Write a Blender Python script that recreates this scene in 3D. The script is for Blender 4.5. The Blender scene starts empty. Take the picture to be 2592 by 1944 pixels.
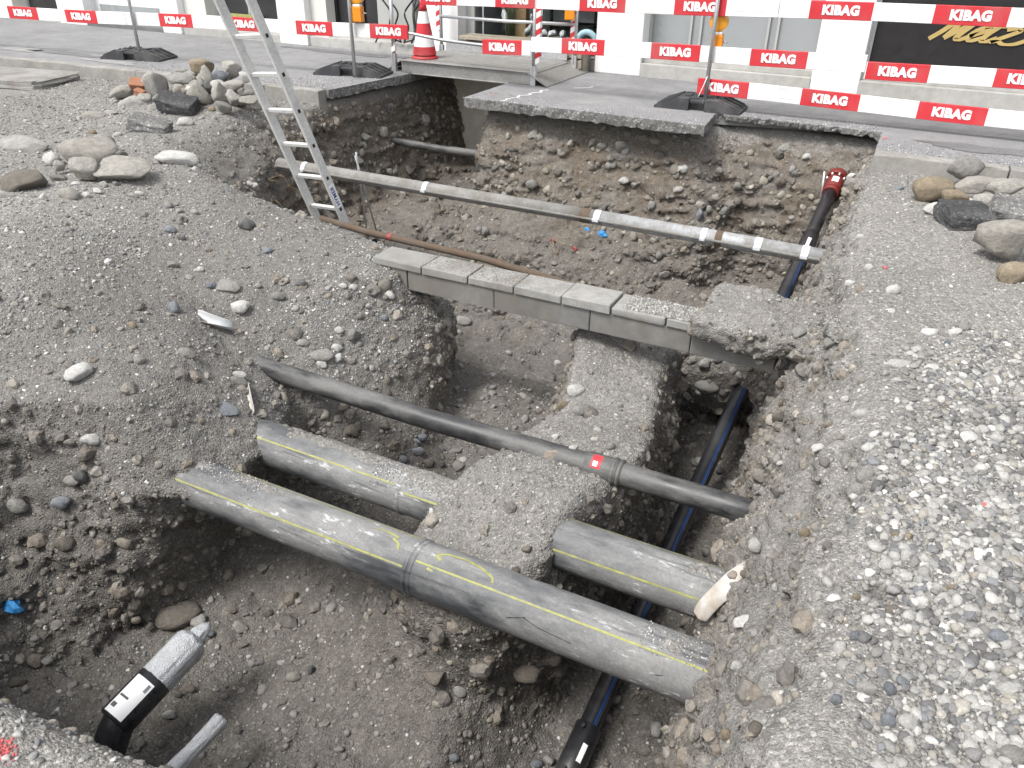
import bpy, bmesh, math, random
import numpy as np
from mathutils import Vector, Matrix, Euler
from mathutils.bvhtree import BVHTree

R = math.radians
scene = bpy.context.scene
col = scene.collection

# ---------------------------------------------------------------- camera
# X runs along the street, Y across it towards the shops, Z = 0 is the pavement surface
cam_d = bpy.data.cameras.new('camera')
cam = bpy.data.objects.new('camera', cam_d)
col.objects.link(cam)
cam_d.sensor_fit = 'HORIZONTAL'
cam_d.sensor_width = 36.0
cam_d.lens = 28.09
cam_d.clip_start = 0.05
cam_d.clip_end = 400.0
right = Vector((0.892, 0.451, 0.013)); down = Vector((0.236, -0.442, -0.865)); fwd = Vector((-0.385, 0.775, -0.501))
fwd.normalize(); right = (right - right.dot(fwd) * fwd).normalized(); down = fwd.cross(right).normalized()
M = Matrix((right, -down, -fwd)).transposed().to_4x4()
M.translation = (0.0, 0.0, 1.5)
cam.matrix_world = M
scene.camera = cam

# ---------------------------------------------------------------- sky and sun (bright overcast)
SUN_EL, SUN_AZ = R(58), R(205)          # azimuth clockwise from +Y
world = bpy.data.worlds.new('World'); scene.world = world; world.use_nodes = True
nt = world.node_tree
bg = nt.nodes['Background']; sky = nt.nodes.new('ShaderNodeTexSky'); sky.sky_type = 'NISHITA'
sky.sun_disc = False; sky.sun_elevation = SUN_EL; sky.sun_rotation = SUN_AZ
sky.dust_density = 3.0; sky.air_density = 1.0; sky.ozone_density = 1.0
hs = nt.nodes.new('ShaderNodeHueSaturation'); hs.inputs['Saturation'].default_value = 0.28
nt.links.new(sky.outputs[0], hs.inputs['Color']); nt.links.new(hs.outputs[0], bg.inputs['Color'])
bg.inputs['Strength'].default_value = 0.135
sun_d = bpy.data.lights.new('sun', 'SUN'); sun_d.energy = 1.55; sun_d.angle = R(18); sun_d.color = (1.0, 0.97, 0.93)
sun = bpy.data.objects.new('sun', sun_d); col.objects.link(sun)
sd = Vector((math.cos(SUN_EL) * math.sin(SUN_AZ), math.cos(SUN_EL) * math.cos(SUN_AZ), math.sin(SUN_EL)))
sun.rotation_euler = (-sd).to_track_quat('-Z', 'Y').to_euler()
scene.view_settings.view_transform = 'Standard'; scene.view_settings.look = 'None'
scene.view_settings.gamma = 1.0; scene.view_settings.use_curve_mapping = False
scene.view_settings.exposure = 1.0

scene.cycles.max_bounces = 4; scene.cycles.diffuse_bounces = 2; scene.cycles.glossy_bounces = 2; scene.cycles.transmission_bounces = 3
scene.cycles.use_adaptive_sampling = True; scene.cycles.adaptive_threshold = 0.02

# ---------------------------------------------------------------- helpers
def tag(o, label=None, cat=None, group=None, kind=None):
    if label: o['label'] = label
    if cat: o['category'] = cat
    if group: o['group'] = group
    if kind: o['kind'] = kind
    return o

def empty(name, loc=(0, 0, 0), rot=(0, 0, 0), label=None, cat=None, group=None, kind=None):
    o = bpy.data.objects.new(name, None); col.objects.link(o)
    o.location = loc; o.rotation_euler = rot; o.empty_display_size = 0.1
    return tag(o, label, cat, group, kind)

def link(name, me, mat=None, parent=None, smooth=False):
    if mat is not None and len(me.materials) == 0: me.materials.append(mat)
    if smooth: me.polygons.foreach_set('use_smooth', [True] * len(me.polygons))
    o = bpy.data.objects.new(name, me); col.objects.link(o)
    if parent is not None: o.parent = parent
    return o

def bm_mesh(bm, name='mesh'):
    me = bpy.data.meshes.new(name); bm.normal_update(); bm.to_mesh(me); bm.free(); return me

def add_box(bm, x0, x1, y0, y1, z0, z1, bevel=0.0, seg=2):
    r = bmesh.ops.create_cube(bm, size=1.0)
    vs = r['verts']
    for v in vs:
        v.co = Vector(((x0 + x1) / 2 + v.co.x * (x1 - x0), (y0 + y1) / 2 + v.co.y * (y1 - y0), (z0 + z1) / 2 + v.co.z * (z1 - z0)))
    if bevel > 0:
        es = list({e for v in vs for e in v.link_edges})
        bmesh.ops.bevel(bm, geom=es, offset=bevel, segments=seg, affect='EDGES', profile=0.6)
    return bm

def box(name, x0, x1, y0, y1, z0, z1, mat, parent=None, bevel=0.0, seg=2):
    bm = bmesh.new(); add_box(bm, x0, x1, y0, y1, z0, z1, bevel, seg)
    return link(name, bm_mesh(bm, name), mat, parent)

def frame_of(d):
    d = d.normalized(); a = Vector((0, 0, 1)) if abs(d.z) < 0.9 else Vector((1, 0, 0))
    u = d.cross(a).normalized(); v = u.cross(d).normalized()     # v points up-ish
    return u, v

def add_tube(bm, pts, r, n=12, cap=True, a0=0.0, a1=2 * math.pi):
    """round tube along pts; r = number or list; a0..a1 an arc measured from u (right of travel) over v (up)"""
    pts = [Vector(p) for p in pts]; full = abs(a1 - a0 - 2 * math.pi) < 1e-6
    m = n if full else n + 1; rings = []
    for i, p in enumerate(pts):
        d = (pts[min(i + 1, len(pts) - 1)] - pts[max(i - 1, 0)])
        u, v = frame_of(d); rr = r[i] if isinstance(r, (list, tuple)) else r
        rings.append([bm.verts.new(p + (u * math.cos(a0 + (a1 - a0) * k / n) + v * math.sin(a0 + (a1 - a0) * k / n)) * rr) for k in range(m)])
    for i in range(len(rings) - 1):
        for k in range(n):
            k2 = (k + 1) % m
            bm.faces.new((rings[i][k], rings[i][k2], rings[i + 1][k2], rings[i + 1][k]))
    if cap and full:
        bm.faces.new(rings[0][::-1]); bm.faces.new(rings[-1])
    bmesh.ops.recalc_face_normals(bm, faces=bm.faces[:])
    return bm

def tube(name, pts, r, mat, parent=None, n=12, cap=True, smooth=True, **k):
    bm = bmesh.new(); add_tube(bm, pts, r, n, cap, **k)
    me = bm_mesh(bm, name); o = link(name, me, mat, parent)
    if smooth:
        me.polygons.foreach_set('use_smooth', [len(p.vertices) == 4 for p in me.polygons])
    return o

def prism(name, poly, z0, z1, mat, parent=None, axis='z'):
    """extrude a 2-D outline; axis z: (x,y) outline, axis y: (x,z) outline between y0=z0..y1=z1, axis x: (y,z)"""
    bm = bmesh.new()
    f = {'z': lambda p, h: (p[0], p[1], h), 'y': lambda p, h: (p[0], h, p[1]), 'x': lambda p, h: (h, p[0], p[1])}[axis]
    a = [bm.verts.new(f(p, z0)) for p in poly]; b = [bm.verts.new(f(p, z1)) for p in poly]
    bm.faces.new(a); bm.faces.new(b)
    for i in range(len(poly)):
        j = (i + 1) % len(poly); bm.faces.new((a[i], a[j], b[j], b[i]))
    bmesh.ops.recalc_face_normals(bm, faces=bm.faces[:])
    return link(name, bm_mesh(bm, name), mat, parent)

def copy_tree(o, parent=None):
    c = o.copy(); col.objects.link(c); c.parent = parent
    for ch in o.children: copy_tree(ch, c)
    return c

# ---------------------------------------------------------------- numpy noise
_rng = np.random.default_rng(11)
_perm = _rng.permutation(4096).astype(np.int32)
_grad = _rng.normal(size=(4096, 3)).astype(np.float32); _grad /= np.linalg.norm(_grad, axis=1, keepdims=True)
def perlin(p, scale, seed=0):
    q = p * np.float32(scale) + np.float32(seed * 17.31 + 500.0)
    i = np.floor(q).astype(np.int32); f = (q - i).astype(np.float32)
    w = f * f * f * (f * (f * 6 - 15) + 10); out = 0
    for dx in (0, 1):
        hx = _perm[(i[:, 0] + dx) & 4095]; wx = w[:, 0] if dx else 1 - w[:, 0]
        for dy in (0, 1):
            hy = _perm[(hx + i[:, 1] + dy) & 4095]; wy = w[:, 1] if dy else 1 - w[:, 1]
            for dz in (0, 1):
                g = _grad[_perm[(hy + i[:, 2] + dz) & 4095]]; wz = w[:, 2] if dz else 1 - w[:, 2]
                out = out + wx * wy * wz * (g[:, 0] * (f[:, 0] - dx) + g[:, 1] * (f[:, 1] - dy) + g[:, 2] * (f[:, 2] - dz))
    return out

# ---------------------------------------------------------------- the dug-up ground
# contours of the pit: outline (x, y) of the hole at five depths, joined by interpolation; floor height below
PIT = {
 -0.12: [(.09,.62),(.09,1.3),(.08,1.8),(.06,2.3),(.03,2.9),(-.04,3.5),(-.13,4.1),(-.2,5.0),(-.25,6.0),(-.3,6.75),(-.31,7.66),
         (-1.2,7.72),(-1.62,7.7),(-1.75,7.5),(-2.9,7.42),(-3.98,7.32),(-4.04,9.4),(-5.36,9.4),(-5.44,7.2),(-5.5,6.5),
         (-5.82,6.1),(-5.78,5.35),(-5.63,4.83),(-5.06,4.40),(-4.68,4.22),(-4.8,3.8),(-4.87,3.44),(-4.83,3.0),(-4.6,2.6),(-4.5,2.0),(-4.4,1.2),(-4.0,.62),
         (-2.6,.58),(-1.67,.61),(-1.14,.66),(-.5,.63)],
 -0.50: [(-.06,.68),(-.09,1.5),(-.13,1.75),(-.16,2.15),(-.2,2.6),(-.23,3.2),(-.34,4.5),(-.40,5.6),(-.44,6.6),(-.40,7.40),
         (-1.2,7.5),(-1.75,7.28),(-3.0,7.16),(-3.98,7.08),(-4.08,9.4),(-5.3,9.4),(-5.38,7.2),(-5.52,6.5),(-5.45,5.7),(-5.2,5.05),(-4.85,4.75),
         (-4.2,4.62),(-3.5,4.5),(-3.05,4.38),(-2.82,4.24),(-2.82,3.98),(-3.0,3.85),(-3.38,3.55),(-3.66,3.1),(-3.42,2.78),(-3.18,2.52),(-3.08,2.12),(-3.45,1.9),(-3.95,1.6),(-3.8,.9),(-3.6,.68),
         (-1.6,.68),(-1.1,.72)],
 -0.90: [(-.1,.72),(-.19,1.9),(-.22,2.06),(-.27,2.5),(-.32,3.2),(-.39,3.8),(-.45,4.6),(-.52,5.6),(-.56,6.6),(-.58,7.36),
         (-1.3,7.38),(-1.68,7.12),(-2,6.98),(-3,6.9),(-3.95,6.97),(-4.1,9.4),(-5.2,9.4),(-5.25,7.2),(-5.4,6.5),(-5.3,5.6),(-5.0,5.2),(-4.4,4.95),(-3.4,4.78),(-2.75,4.5),
         (-2.6,4.28),(-2.6,3.98),(-2.68,3.5),(-2.78,3.2),(-2.98,3.04),(-2.80,2.8),(-2.66,2.58),(-2.64,2.3),(-2.62,2.04),(-3.0,1.86),(-3.6,1.82),(-3.75,1.5),(-3.5,.9),(-3.4,.72),
         (-1.6,.72)],
 -1.30: [(-.15,.75),(-.23,2.1),(-.35,3.0),(-.43,3.8),(-.52,4.7),(-.62,5.6),(-.70,6.6),(-.72,7.3),
         (-1.3,7.3),(-1.66,6.95),(-2.2,6.62),(-3.1,6.48),(-3.9,6.5),(-4.15,6.9),(-4.3,9.4),(-5,9.4),(-5.1,7.4),(-5.3,6.5),(-5.15,5.7),(-4.8,5.4),(-4.0,5.2),(-3.2,5.0),
         (-2.78,4.6),(-2.64,4.2),(-2.52,3.92),(-2.36,3.52),(-2.42,3.2),(-2.66,2.95),(-2.85,2.6),(-2.85,2.2),(-2.95,1.95),(-3.35,1.65),(-3.55,1.4),(-3.4,.9),(-3.3,.75),
         (-1.6,.75)],
 -1.85: [(-.2,.78),(-.25,2.3),(-.42,3.8),(-.55,5.0),(-.8,7.2),(-1.3,7.2),(-1.7,6.8),(-2.4,6.42),(-3.2,6.3),(-4.2,6.4),(-5.0,6.3),(-4.9,5.7),(-3.6,5.3),
         (-2.85,4.6),(-2.66,4.2),(-2.35,3.85),(-2.1,3.4),(-2.3,2.9),(-3.05,2.4),(-3.03,1.95),(-3.1,1.6),(-3.2,1.3),(-3.2,.78)],
}
# the stump of soil left standing under the pipes and the duct: outline at two depths and its crest along y
BERM_TOP = [(-1.72,4.5),(-1.62,4.2),(-1.54,3.96),(-1.46,3.41),(-1.52,3.07),(-1.6,2.75),(-1.64,2.45),(-1.66,2.25),(-1.6,2.15),(-1.3,2.12),(-1.1,2.2),(-1.02,2.4),(-1.0,2.6),(-.93,2.95),(-.86,3.25),(-.94,3.7),(-1.0,4.2),(-1.05,4.5),(-1.3,4.75)]
BERM_BOT = [(-1.95,4.9),(-1.82,4.2),(-1.72,3.9),(-1.68,3.4),(-1.78,3.0),(-1.95,2.7),(-1.95,2.4),(-1.85,2.2),(-1.5,2.1),(-1.2,2.18),(-1.0,2.5),(-.93,2.8),(-.86,3.1),(-.87,3.7),(-.95,4.3),(-1.05,4.8),(-1.4,5.0)]
BERM_Y = [1.15,1.5,1.8,2.0,2.15,2.27,2.42,2.56,2.75,3.0,4.2,4.6,5.1]
BERM_Z = [-2.3,-2.0,-1.74,-1.42,-1.05,-.93,-.85,-.77,-.76,-.82,-.72,-.86,-1.4]

def axis(*spans):
    out = [spans[0][0]]
    for a, b, s in spans:
        n = max(1, int(round((b - a) / s))); out += list(a + (b - a) * (np.arange(n) + 1) / n)
    return np.array(out, np.float32)
QUAL = 1.0
AX = axis((-13.5,-8,.16),(-8,-6,.06),(-6,-4.2,.032*QUAL),(-4.2,.5,.020*QUAL),(.5,1.4,.03*QUAL),(1.4,4.2,.09))
AY = axis((-1.2,.3,.10),(.3,.55,.03),(.55,4.6,.020*QUAL),(4.6,7.8,.028*QUAL),(7.8,9.1,.06))
AZ = axis((-2.3,.1,.021*QUAL))

def poly_sdf(poly, gx, gy):
    P = np.array(poly, np.float32); Q = np.roll(P, -1, 0)
    d = np.full(gx.shape, 1e9, np.float32); ins = np.zeros(gx.shape, bool)
    for a, b in zip(P, Q):
        e = b - a; wx = gx - a[0]; wy = gy - a[1]
        t = np.clip((wx * e[0] + wy * e[1]) / (e @ e + 1e-12), 0, 1)
        d = np.minimum(d, (wx - e[0] * t) ** 2 + (wy - e[1] * t) ** 2)
        c = ((a[1] > gy) != (b[1] > gy))
        xi = a[0] + (gy - a[1]) * e[0] / (e[1] if abs(e[1]) > 1e-9 else 1e-9)
        ins ^= c & (gx < xi)
    d = np.sqrt(d); return np.where(ins, -d, d)
def smin(a, b, k):
    h = np.clip(0.5 + 0.5 * (b - a) / k, 0, 1); return b + (a - b) * h - k * h * (1 - h)
def smax(a, b, k): return -smin(-a, -b, k)
def ss(a, b, x):
    t = np.clip((x - a) / (b - a), 0, 1); return t * t * (3 - 2 * t)

def field2(gx, gy):
    top = -0.12 + 0.0 * gx
    top = top + 0.03 * ss(6.2, 6.6, gy) * (gx > -5.5) * (gx < 0) + np.where((gy > 6.66), 0.02, 0.0)
    p3 = np.stack([gx.ravel(), gy.ravel(), np.zeros(gx.size)], 1).astype(np.float32)
    und = perlin(p3, 0.9, 3).reshape(gx.shape) * 0.06 + perlin(p3, 2.6, 4).reshape(gx.shape) * 0.03
    top = top + np.where(gy < 6.5, und * ss(6.6, 6.0, gy), 0)
    # low spoil heaps on the left flat and along the right-hand edge
    top = top + 0.02 * np.exp(-(((gx + 5.5) / .7) ** 2 + ((gy - 3.75) / .45) ** 2)) + 0.17 * np.exp(-(((gx + 6.4) / .6) ** 2 + ((gy - 6.0) / .3) ** 2))
    top = top + 0.05 * np.exp(-(((gx - .5) / .4) ** 2 + ((gy - 5.6) / .7) ** 2))
    top = np.minimum(top, -0.105 + 0.0 * gx + np.where(gy < 6.4, 0.2, 0))
    by = np.interp(gy, [0, 2.2, 3.3, 5.0, 5.7, 6.5, 9], [-1.82, -1.78, -1.48, -1.45, -1.32, -1.22, -1.18])
    ry = np.interp(gy, [0, 1.6, 2.4, 3.5, 4.5, 5.5, 6.5, 9], [-2.08, -2.08, -2.02, -1.74, -1.58, -1.52, -1.48, -1.3])
    by = np.where(gy > 4.4, by - .28 * ss(4.4, 5.2, gy) * ss(-4.3, -3.7, gx), by)
    w = ss(-1.35, -0.95, gx) ; fl = by * (1 - w) + ry * w
    fl = fl + 0.07 * ss(-2.2, -3.0, gx) * ss(2.4, 1.6, gy)
    fl = fl + .30 * np.exp(-(((gx + 1.6) / .45) ** 2 + ((gy - 2.2) / .30) ** 2))
    fl = fl + perlin(p3, 2.2, 8).reshape(gx.shape) * 0.07
    return top, fl

def build_ground():
    gx, gy = np.meshgrid(AX, AY, indexing='ij')
    top, fl = field2(gx, gy)
    lv = sorted(PIT); F2 = [poly_sdf(PIT[z], gx, gy) for z in lv]
    bt, bb = poly_sdf(BERM_TOP, gx, gy), poly_sdf(BERM_BOT, gx, gy)
    bz = np.interp(gy, BERM_Y, BERM_Z)
    nx, ny, nz = len(AX), len(AY), len(AZ)
    S = np.empty((nx, ny, nz), np.float32)
    for k, z in enumerate(AZ):
        if z >= lv[-1]: F = F2[-1]
        elif z <= lv[0]: F = F2[0]
        else:
            i = np.searchsorted(lv, z) - 1; t = (z - lv[i]) / (lv[i + 1] - lv[i]); F = F2[i] * (1 - t) + F2[i + 1] * t
        v = smax(F, fl - z, 0.16)                     # the hole, negative inside
        v = smin(v, (top - z) * 0.8, 0.10)            # open air above the ground
        b = smax(bb + (bt - bb) * np.clip((z + 1.5) / .6, 0, 1), (z - bz) * 0.8, 0.08)
        v = smax(v, -b, 0.14)                         # the stump
        # lump of soil and broken surfacing left on the end of the duct
        q = np.sqrt((np.maximum(np.abs(gx + .52) - .30, 0)) ** 2 + (np.maximum(np.abs(gy - 4.24) - .23, 0)) ** 2 + (np.maximum(abs(z + .40) - .012, 0)) ** 2) - .05
        v = smax(v, -q, 0.04)
        # soil bank behind the lump
        q = np.sqrt(((gx + 1.0) / .55) ** 2 + ((gy - 5.05) / .3) ** 2 + ((z + 1.15) / .32) ** 2) - 1
        v = smax(v, -q * .3, 0.06)
        S[:, :, k] = -v
    # rough it up near the surface: crumbling faces, clods
    idx = np.nonzero(np.abs(S) < 0.16)
    P = np.stack([AX[idx[0]], AY[idx[1]], AZ[idx[2]]], 1).astype(np.float32)
    vis = (P[:, 0] > -7) & (P[:, 0] < 1.6)
    idx = tuple(a[vis] for a in idx); P = P[vis]
    wall = np.where(P[:, 0] > -.5, ss(-.11, -.24, P[:, 2]), ss(-.16, -.38, P[:, 2]))
    w1 = perlin(P, 1.7, 1) * 0.10
    n2 = perlin(P * np.array([1, 1, 1.5], np.float32), 5.0, 2)
    n3 = np.abs(perlin(P * np.array([1, 1, 1.4], np.float32), 11.0, 5))
    n4 = perlin(P, 21.0, 6)
    lay = perlin(P * np.array([.8, .8, 4.0], np.float32), 4.0, 12)          # layers in the old fill
    rough = 0.35 + 0.65 * ss(4.6, 6.2, P[:, 1]) ; rough = np.maximum(rough, ss(-2.8, -3.2, P[:, 0]) * ss(-.75, -1.0, P[:, 2]))
    rough = np.maximum(rough, 1.1 * ss(-.9, -.45, P[:, 0]))
    rough = rough * (1 - .2 * ((P[:, 0] < -2.3) & (P[:, 1] > 2.3) & (P[:, 1] < 4.3) & (P[:, 0] > -4))) * np.where((P[:, 0] > -1.75) & (P[:, 0] < -.85) & (P[:, 1] > 2.1) & (P[:, 1] < 4.4) & (P[:, 2] > -1.0), .6, 1)
    w1 = w1 * np.where((P[:, 0] > -1.75) & (P[:, 0] < -.85) & (P[:, 1] > 2.1) & (P[:, 1] < 3) & (P[:, 2] > -1.05), .3, 1)
    d = wall * (w1 + rough * (n2 * 0.085 + (n3 - .25) * 0.11 + lay * .05 * ss(5.6, 6.3, P[:, 1]))) + (0.25 + wall * .75) * n4 * 0.022 * np.where((P[:, 0] > -1.75) & (P[:, 0] < -.85) & (P[:, 1] > 2.1) & (P[:, 1] < 4.4) & (P[:, 2] > -1.0), .8, 1)
    S[idx] += d.astype(np.float32)
    # ---- surface nets
    ins = S < 0
    c = np.zeros((nx - 1, ny - 1, nz - 1), np.int8)
    for a in (0, 1):
        for b_ in (0, 1):
            for g in (0, 1): c += ins[a:nx - 1 + a, b_:ny - 1 + b_, g:nz - 1 + g]
    act = (c > 0) & (c < 8)
    ci, cj, ck = np.nonzero(act); n = len(ci)
    vid = np.full(act.shape, -1, np.int32); vid[ci, cj, ck] = np.arange(n)
    corner = np.stack([S[ci + a, cj + b_, ck + g] for a in (0, 1) for b_ in (0, 1) for g in (0, 1)], 1)
    acc = np.zeros((n, 3), np.float32); cnt = np.zeros(n, np.float32)
    off = [(a, b_, g) for a in (0, 1) for b_ in (0, 1) for g in (0, 1)]
    for e0 in range(8):
        for ax_ in range(3):
            if off[e0][ax_] == 0:
                o1 = list(off[e0]); o1[ax_] = 1; e1 = off.index(tuple(o1))
                s0, s1 = corner[:, e0], corner[:, e1]; m = (s0 < 0) != (s1 < 0)
                t = np.where(m, s0 / np.where(np.abs(s0 - s1) < 1e-9, 1, s0 - s1), 0)
                for q in range(3): acc[:, q] += m * (off[e0][q] + (t if q == ax_ else 0))
                cnt += m
    acc /= cnt[:, None]
    def lerp(A, i, f): return A[i] + (A[i + 1] - A[i]) * f
    V = np.stack([lerp(AX, ci, acc[:, 0]), lerp(AY, cj, acc[:, 1]), lerp(AZ, ck, acc[:, 2])], 1)
    faces = []
    I = ins
    e = I[:-1, 1:-1, 1:-1] != I[1:, 1:-1, 1:-1]; i, j, k = np.nonzero(e); j += 1; k += 1
    q = np.stack([vid[i, j - 1, k - 1], vid[i, j, k - 1], vid[i, j, k], vid[i, j - 1, k]], 1); fl_ = ~I[i, j, k]; q[fl_] = q[fl_][:, ::-1]; faces.append(q)
    e = I[1:-1, :-1, 1:-1] != I[1:-1, 1:, 1:-1]; i, j, k = np.nonzero(e); i += 1; k += 1
    q = np.stack([vid[i - 1, j, k - 1], vid[i - 1, j, k], vid[i, j, k], vid[i, j, k - 1]], 1); fl_ = ~I[i, j, k]; q[fl_] = q[fl_][:, ::-1]; faces.append(q)
    e = I[1:-1, 1:-1, :-1] != I[1:-1, 1:-1, 1:]; i, j, k = np.nonzero(e); i += 1; j += 1
    q = np.stack([vid[i - 1, j - 1, k], vid[i, j - 1, k], vid[i, j, k], vid[i - 1, j, k]], 1); fl_ = ~I[i, j, k]; q[fl_] = q[fl_][:, ::-1]; faces.append(q)
    Q = np.concatenate(faces)
    return V, Q

def np_mesh(name, V, Q):
    me = bpy.data.meshes.new(name); m = Q.shape[1]
    me.vertices.add(len(V)); me.vertices.foreach_set('co', V.astype(np.float32).ravel())
    me.loops.add(Q.size); me.loops.foreach_set('vertex_index', Q.astype(np.int32).ravel())
    me.polygons.add(len(Q)); me.polygons.foreach_set('loop_start', np.arange(0, Q.size, m, dtype=np.int32)); me.polygons.foreach_set('loop_total', np.full(len(Q), m, np.int32))
    me.update(calc_edges=True); me.validate()
    return me

GV, GQ = build_ground()
def vert_normals(V, Q):
    a, b, c, d = (V[Q[:, i]] for i in range(4)); fn = np.cross(c - a, d - b)
    N = np.zeros_like(V); [np.add.at(N, Q[:, i], fn) for i in range(4)]
    return N / (np.linalg.norm(N, axis=1, keepdims=True) + 1e-12), fn
GN, GFN = vert_normals(GV, GQ)
fine = perlin(GV, 34.0, 9) * 0.010 + np.abs(perlin(GV, 19.0, 10)) * 0.012
mask = (GV[:, 0] > -6.5) & (GV[:, 0] < 1.3)
GV = GV + GN * (fine * mask)[:, None] * np.where(GV[:, 2:3] > -.2, .5, 1.0)
GN, GFN = vert_normals(GV, GQ)
GA = 0.5 * np.linalg.norm(GFN, axis=1)
ground_bvh = BVHTree.FromPolygons([tuple(v) for v in GV.tolist()], GQ.tolist())

# ---------------------------------------------------------------- materials
class NB:
    def __init__(s, name):
        s.m = bpy.data.materials.new(name); s.m.use_nodes = True; s.t = s.m.node_tree; s.b = s.t.nodes['Principled BSDF']; s._c = None
    def n(s, typ, **k):
        o = s.t.nodes.new(typ)
        for a, v in k.items():
            if a.startswith('i_'): o.inputs[a[2:].replace('_', ' ')].default_value = v
            else: setattr(o, a, v)
        return o
    def l(s, a, b): s.t.links.new(a, b); return b
    def put(s, sock, v):
        if isinstance(v, (int, float)): sock.default_value = v
        elif isinstance(v, tuple): sock.default_value = v if len(v) == len(sock.default_value) else v + (1.0,)
        else: s.l(v, sock)
    def coord(s):
        if s._c is None: s._c = s.n('ShaderNodeTexCoord').outputs['Object']
        return s._c
    def noise(s, scale, detail=4, rough=.55, vec=None, out=0):
        o = s.n('ShaderNodeTexNoise'); o.inputs['Scale'].default_value = scale; o.inputs['Detail'].default_value = detail; o.inputs['Roughness'].default_value = rough
        s.l(vec or s.coord(), o.inputs['Vector']); return o.outputs[out]
    def vor(s, scale, feature='F1', rand=1.0, vec=None):
        o = s.n('ShaderNodeTexVoronoi', feature=feature); o.inputs['Scale'].default_value = scale; o.inputs['Randomness'].default_value = rand
        s.l(vec or s.coord(), o.inputs['Vector']); return o
    def math(s, op, a, b=0.0, clamp=False):
        o = s.n('ShaderNodeMath', operation=op, use_clamp=clamp); s.put(o.inputs[0], a); s.put(o.inputs[1], b); return o.outputs[0]
    def ramp(s, fac, *stops, interp='LINEAR'):
        o = s.n('ShaderNodeValToRGB'); s.l(fac, o.inputs[0]); e = o.color_ramp.elements; o.color_ramp.interpolation = interp
        while len(e) < len(stops): e.new(.5)
        for i, (p, c) in enumerate(stops):
            e[i].position = p; e[i].color = (c, c, c, 1) if isinstance(c, (int, float)) else tuple(c) + (1,)
        return o.outputs[0]
    def mix(s, fac, a, b, typ='MIX'):
        o = s.n('ShaderNodeMix', data_type='RGBA', blend_type=typ); s.put(o.inputs[0], fac); s.put(o.inputs[6], a); s.put(o.inputs[7], b); return o.outputs[2]
    def attr(s, name, typ='GEOMETRY', out='Fac'):
        o = s.n('ShaderNodeAttribute', attribute_name=name, attribute_type=typ); return o.outputs[out]
    def bump(s, h, strength=.5, dist=.01):
        o = s.n('ShaderNodeBump'); o.inputs['Strength'].default_value = strength; o.inputs['Distance'].default_value = dist
        s.l(h, o.inputs['Height']); s.l(o.outputs[0], s.b.inputs['Normal']); return o
    def done(s, color, rough=.8, metal=0.0, spec=.3):
        s.put(s.b.inputs['Base Color'], color); s.put(s.b.inputs['Roughness'], rough); s.b.inputs['Metallic'].default_value = metal
        s.b.inputs['Specular IOR Level'].default_value = spec; return s.m

def plain(name, c, rough=.6, metal=0.0, spec=.4, var=.12, scale=9.0, dirt=None, dirt_amt=.35, bump=0.0):
    """one paint or plastic colour with slight unevenness and optional grime"""
    b = NB(name); n = b.noise(scale, 5, .6)
    k = b.ramp(n, (.25, 1 - var), (.75, 1 + var))
    cc = b.mix(1.0, c, k, 'MULTIPLY')
    if dirt:
        d = b.noise(scale * .45, 6, .65); f = b.ramp(d, (.48, 0.0), (.68, dirt_amt)); cc = b.mix(f, cc, dirt)
    if bump: b.bump(b.noise(scale * 6, 4), bump, .004)
    r = b.ramp(n, (.3, max(0, rough - .1)), (.7, min(1, rough + .1)))
    return b.done(cc, r, metal, spec)

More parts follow.
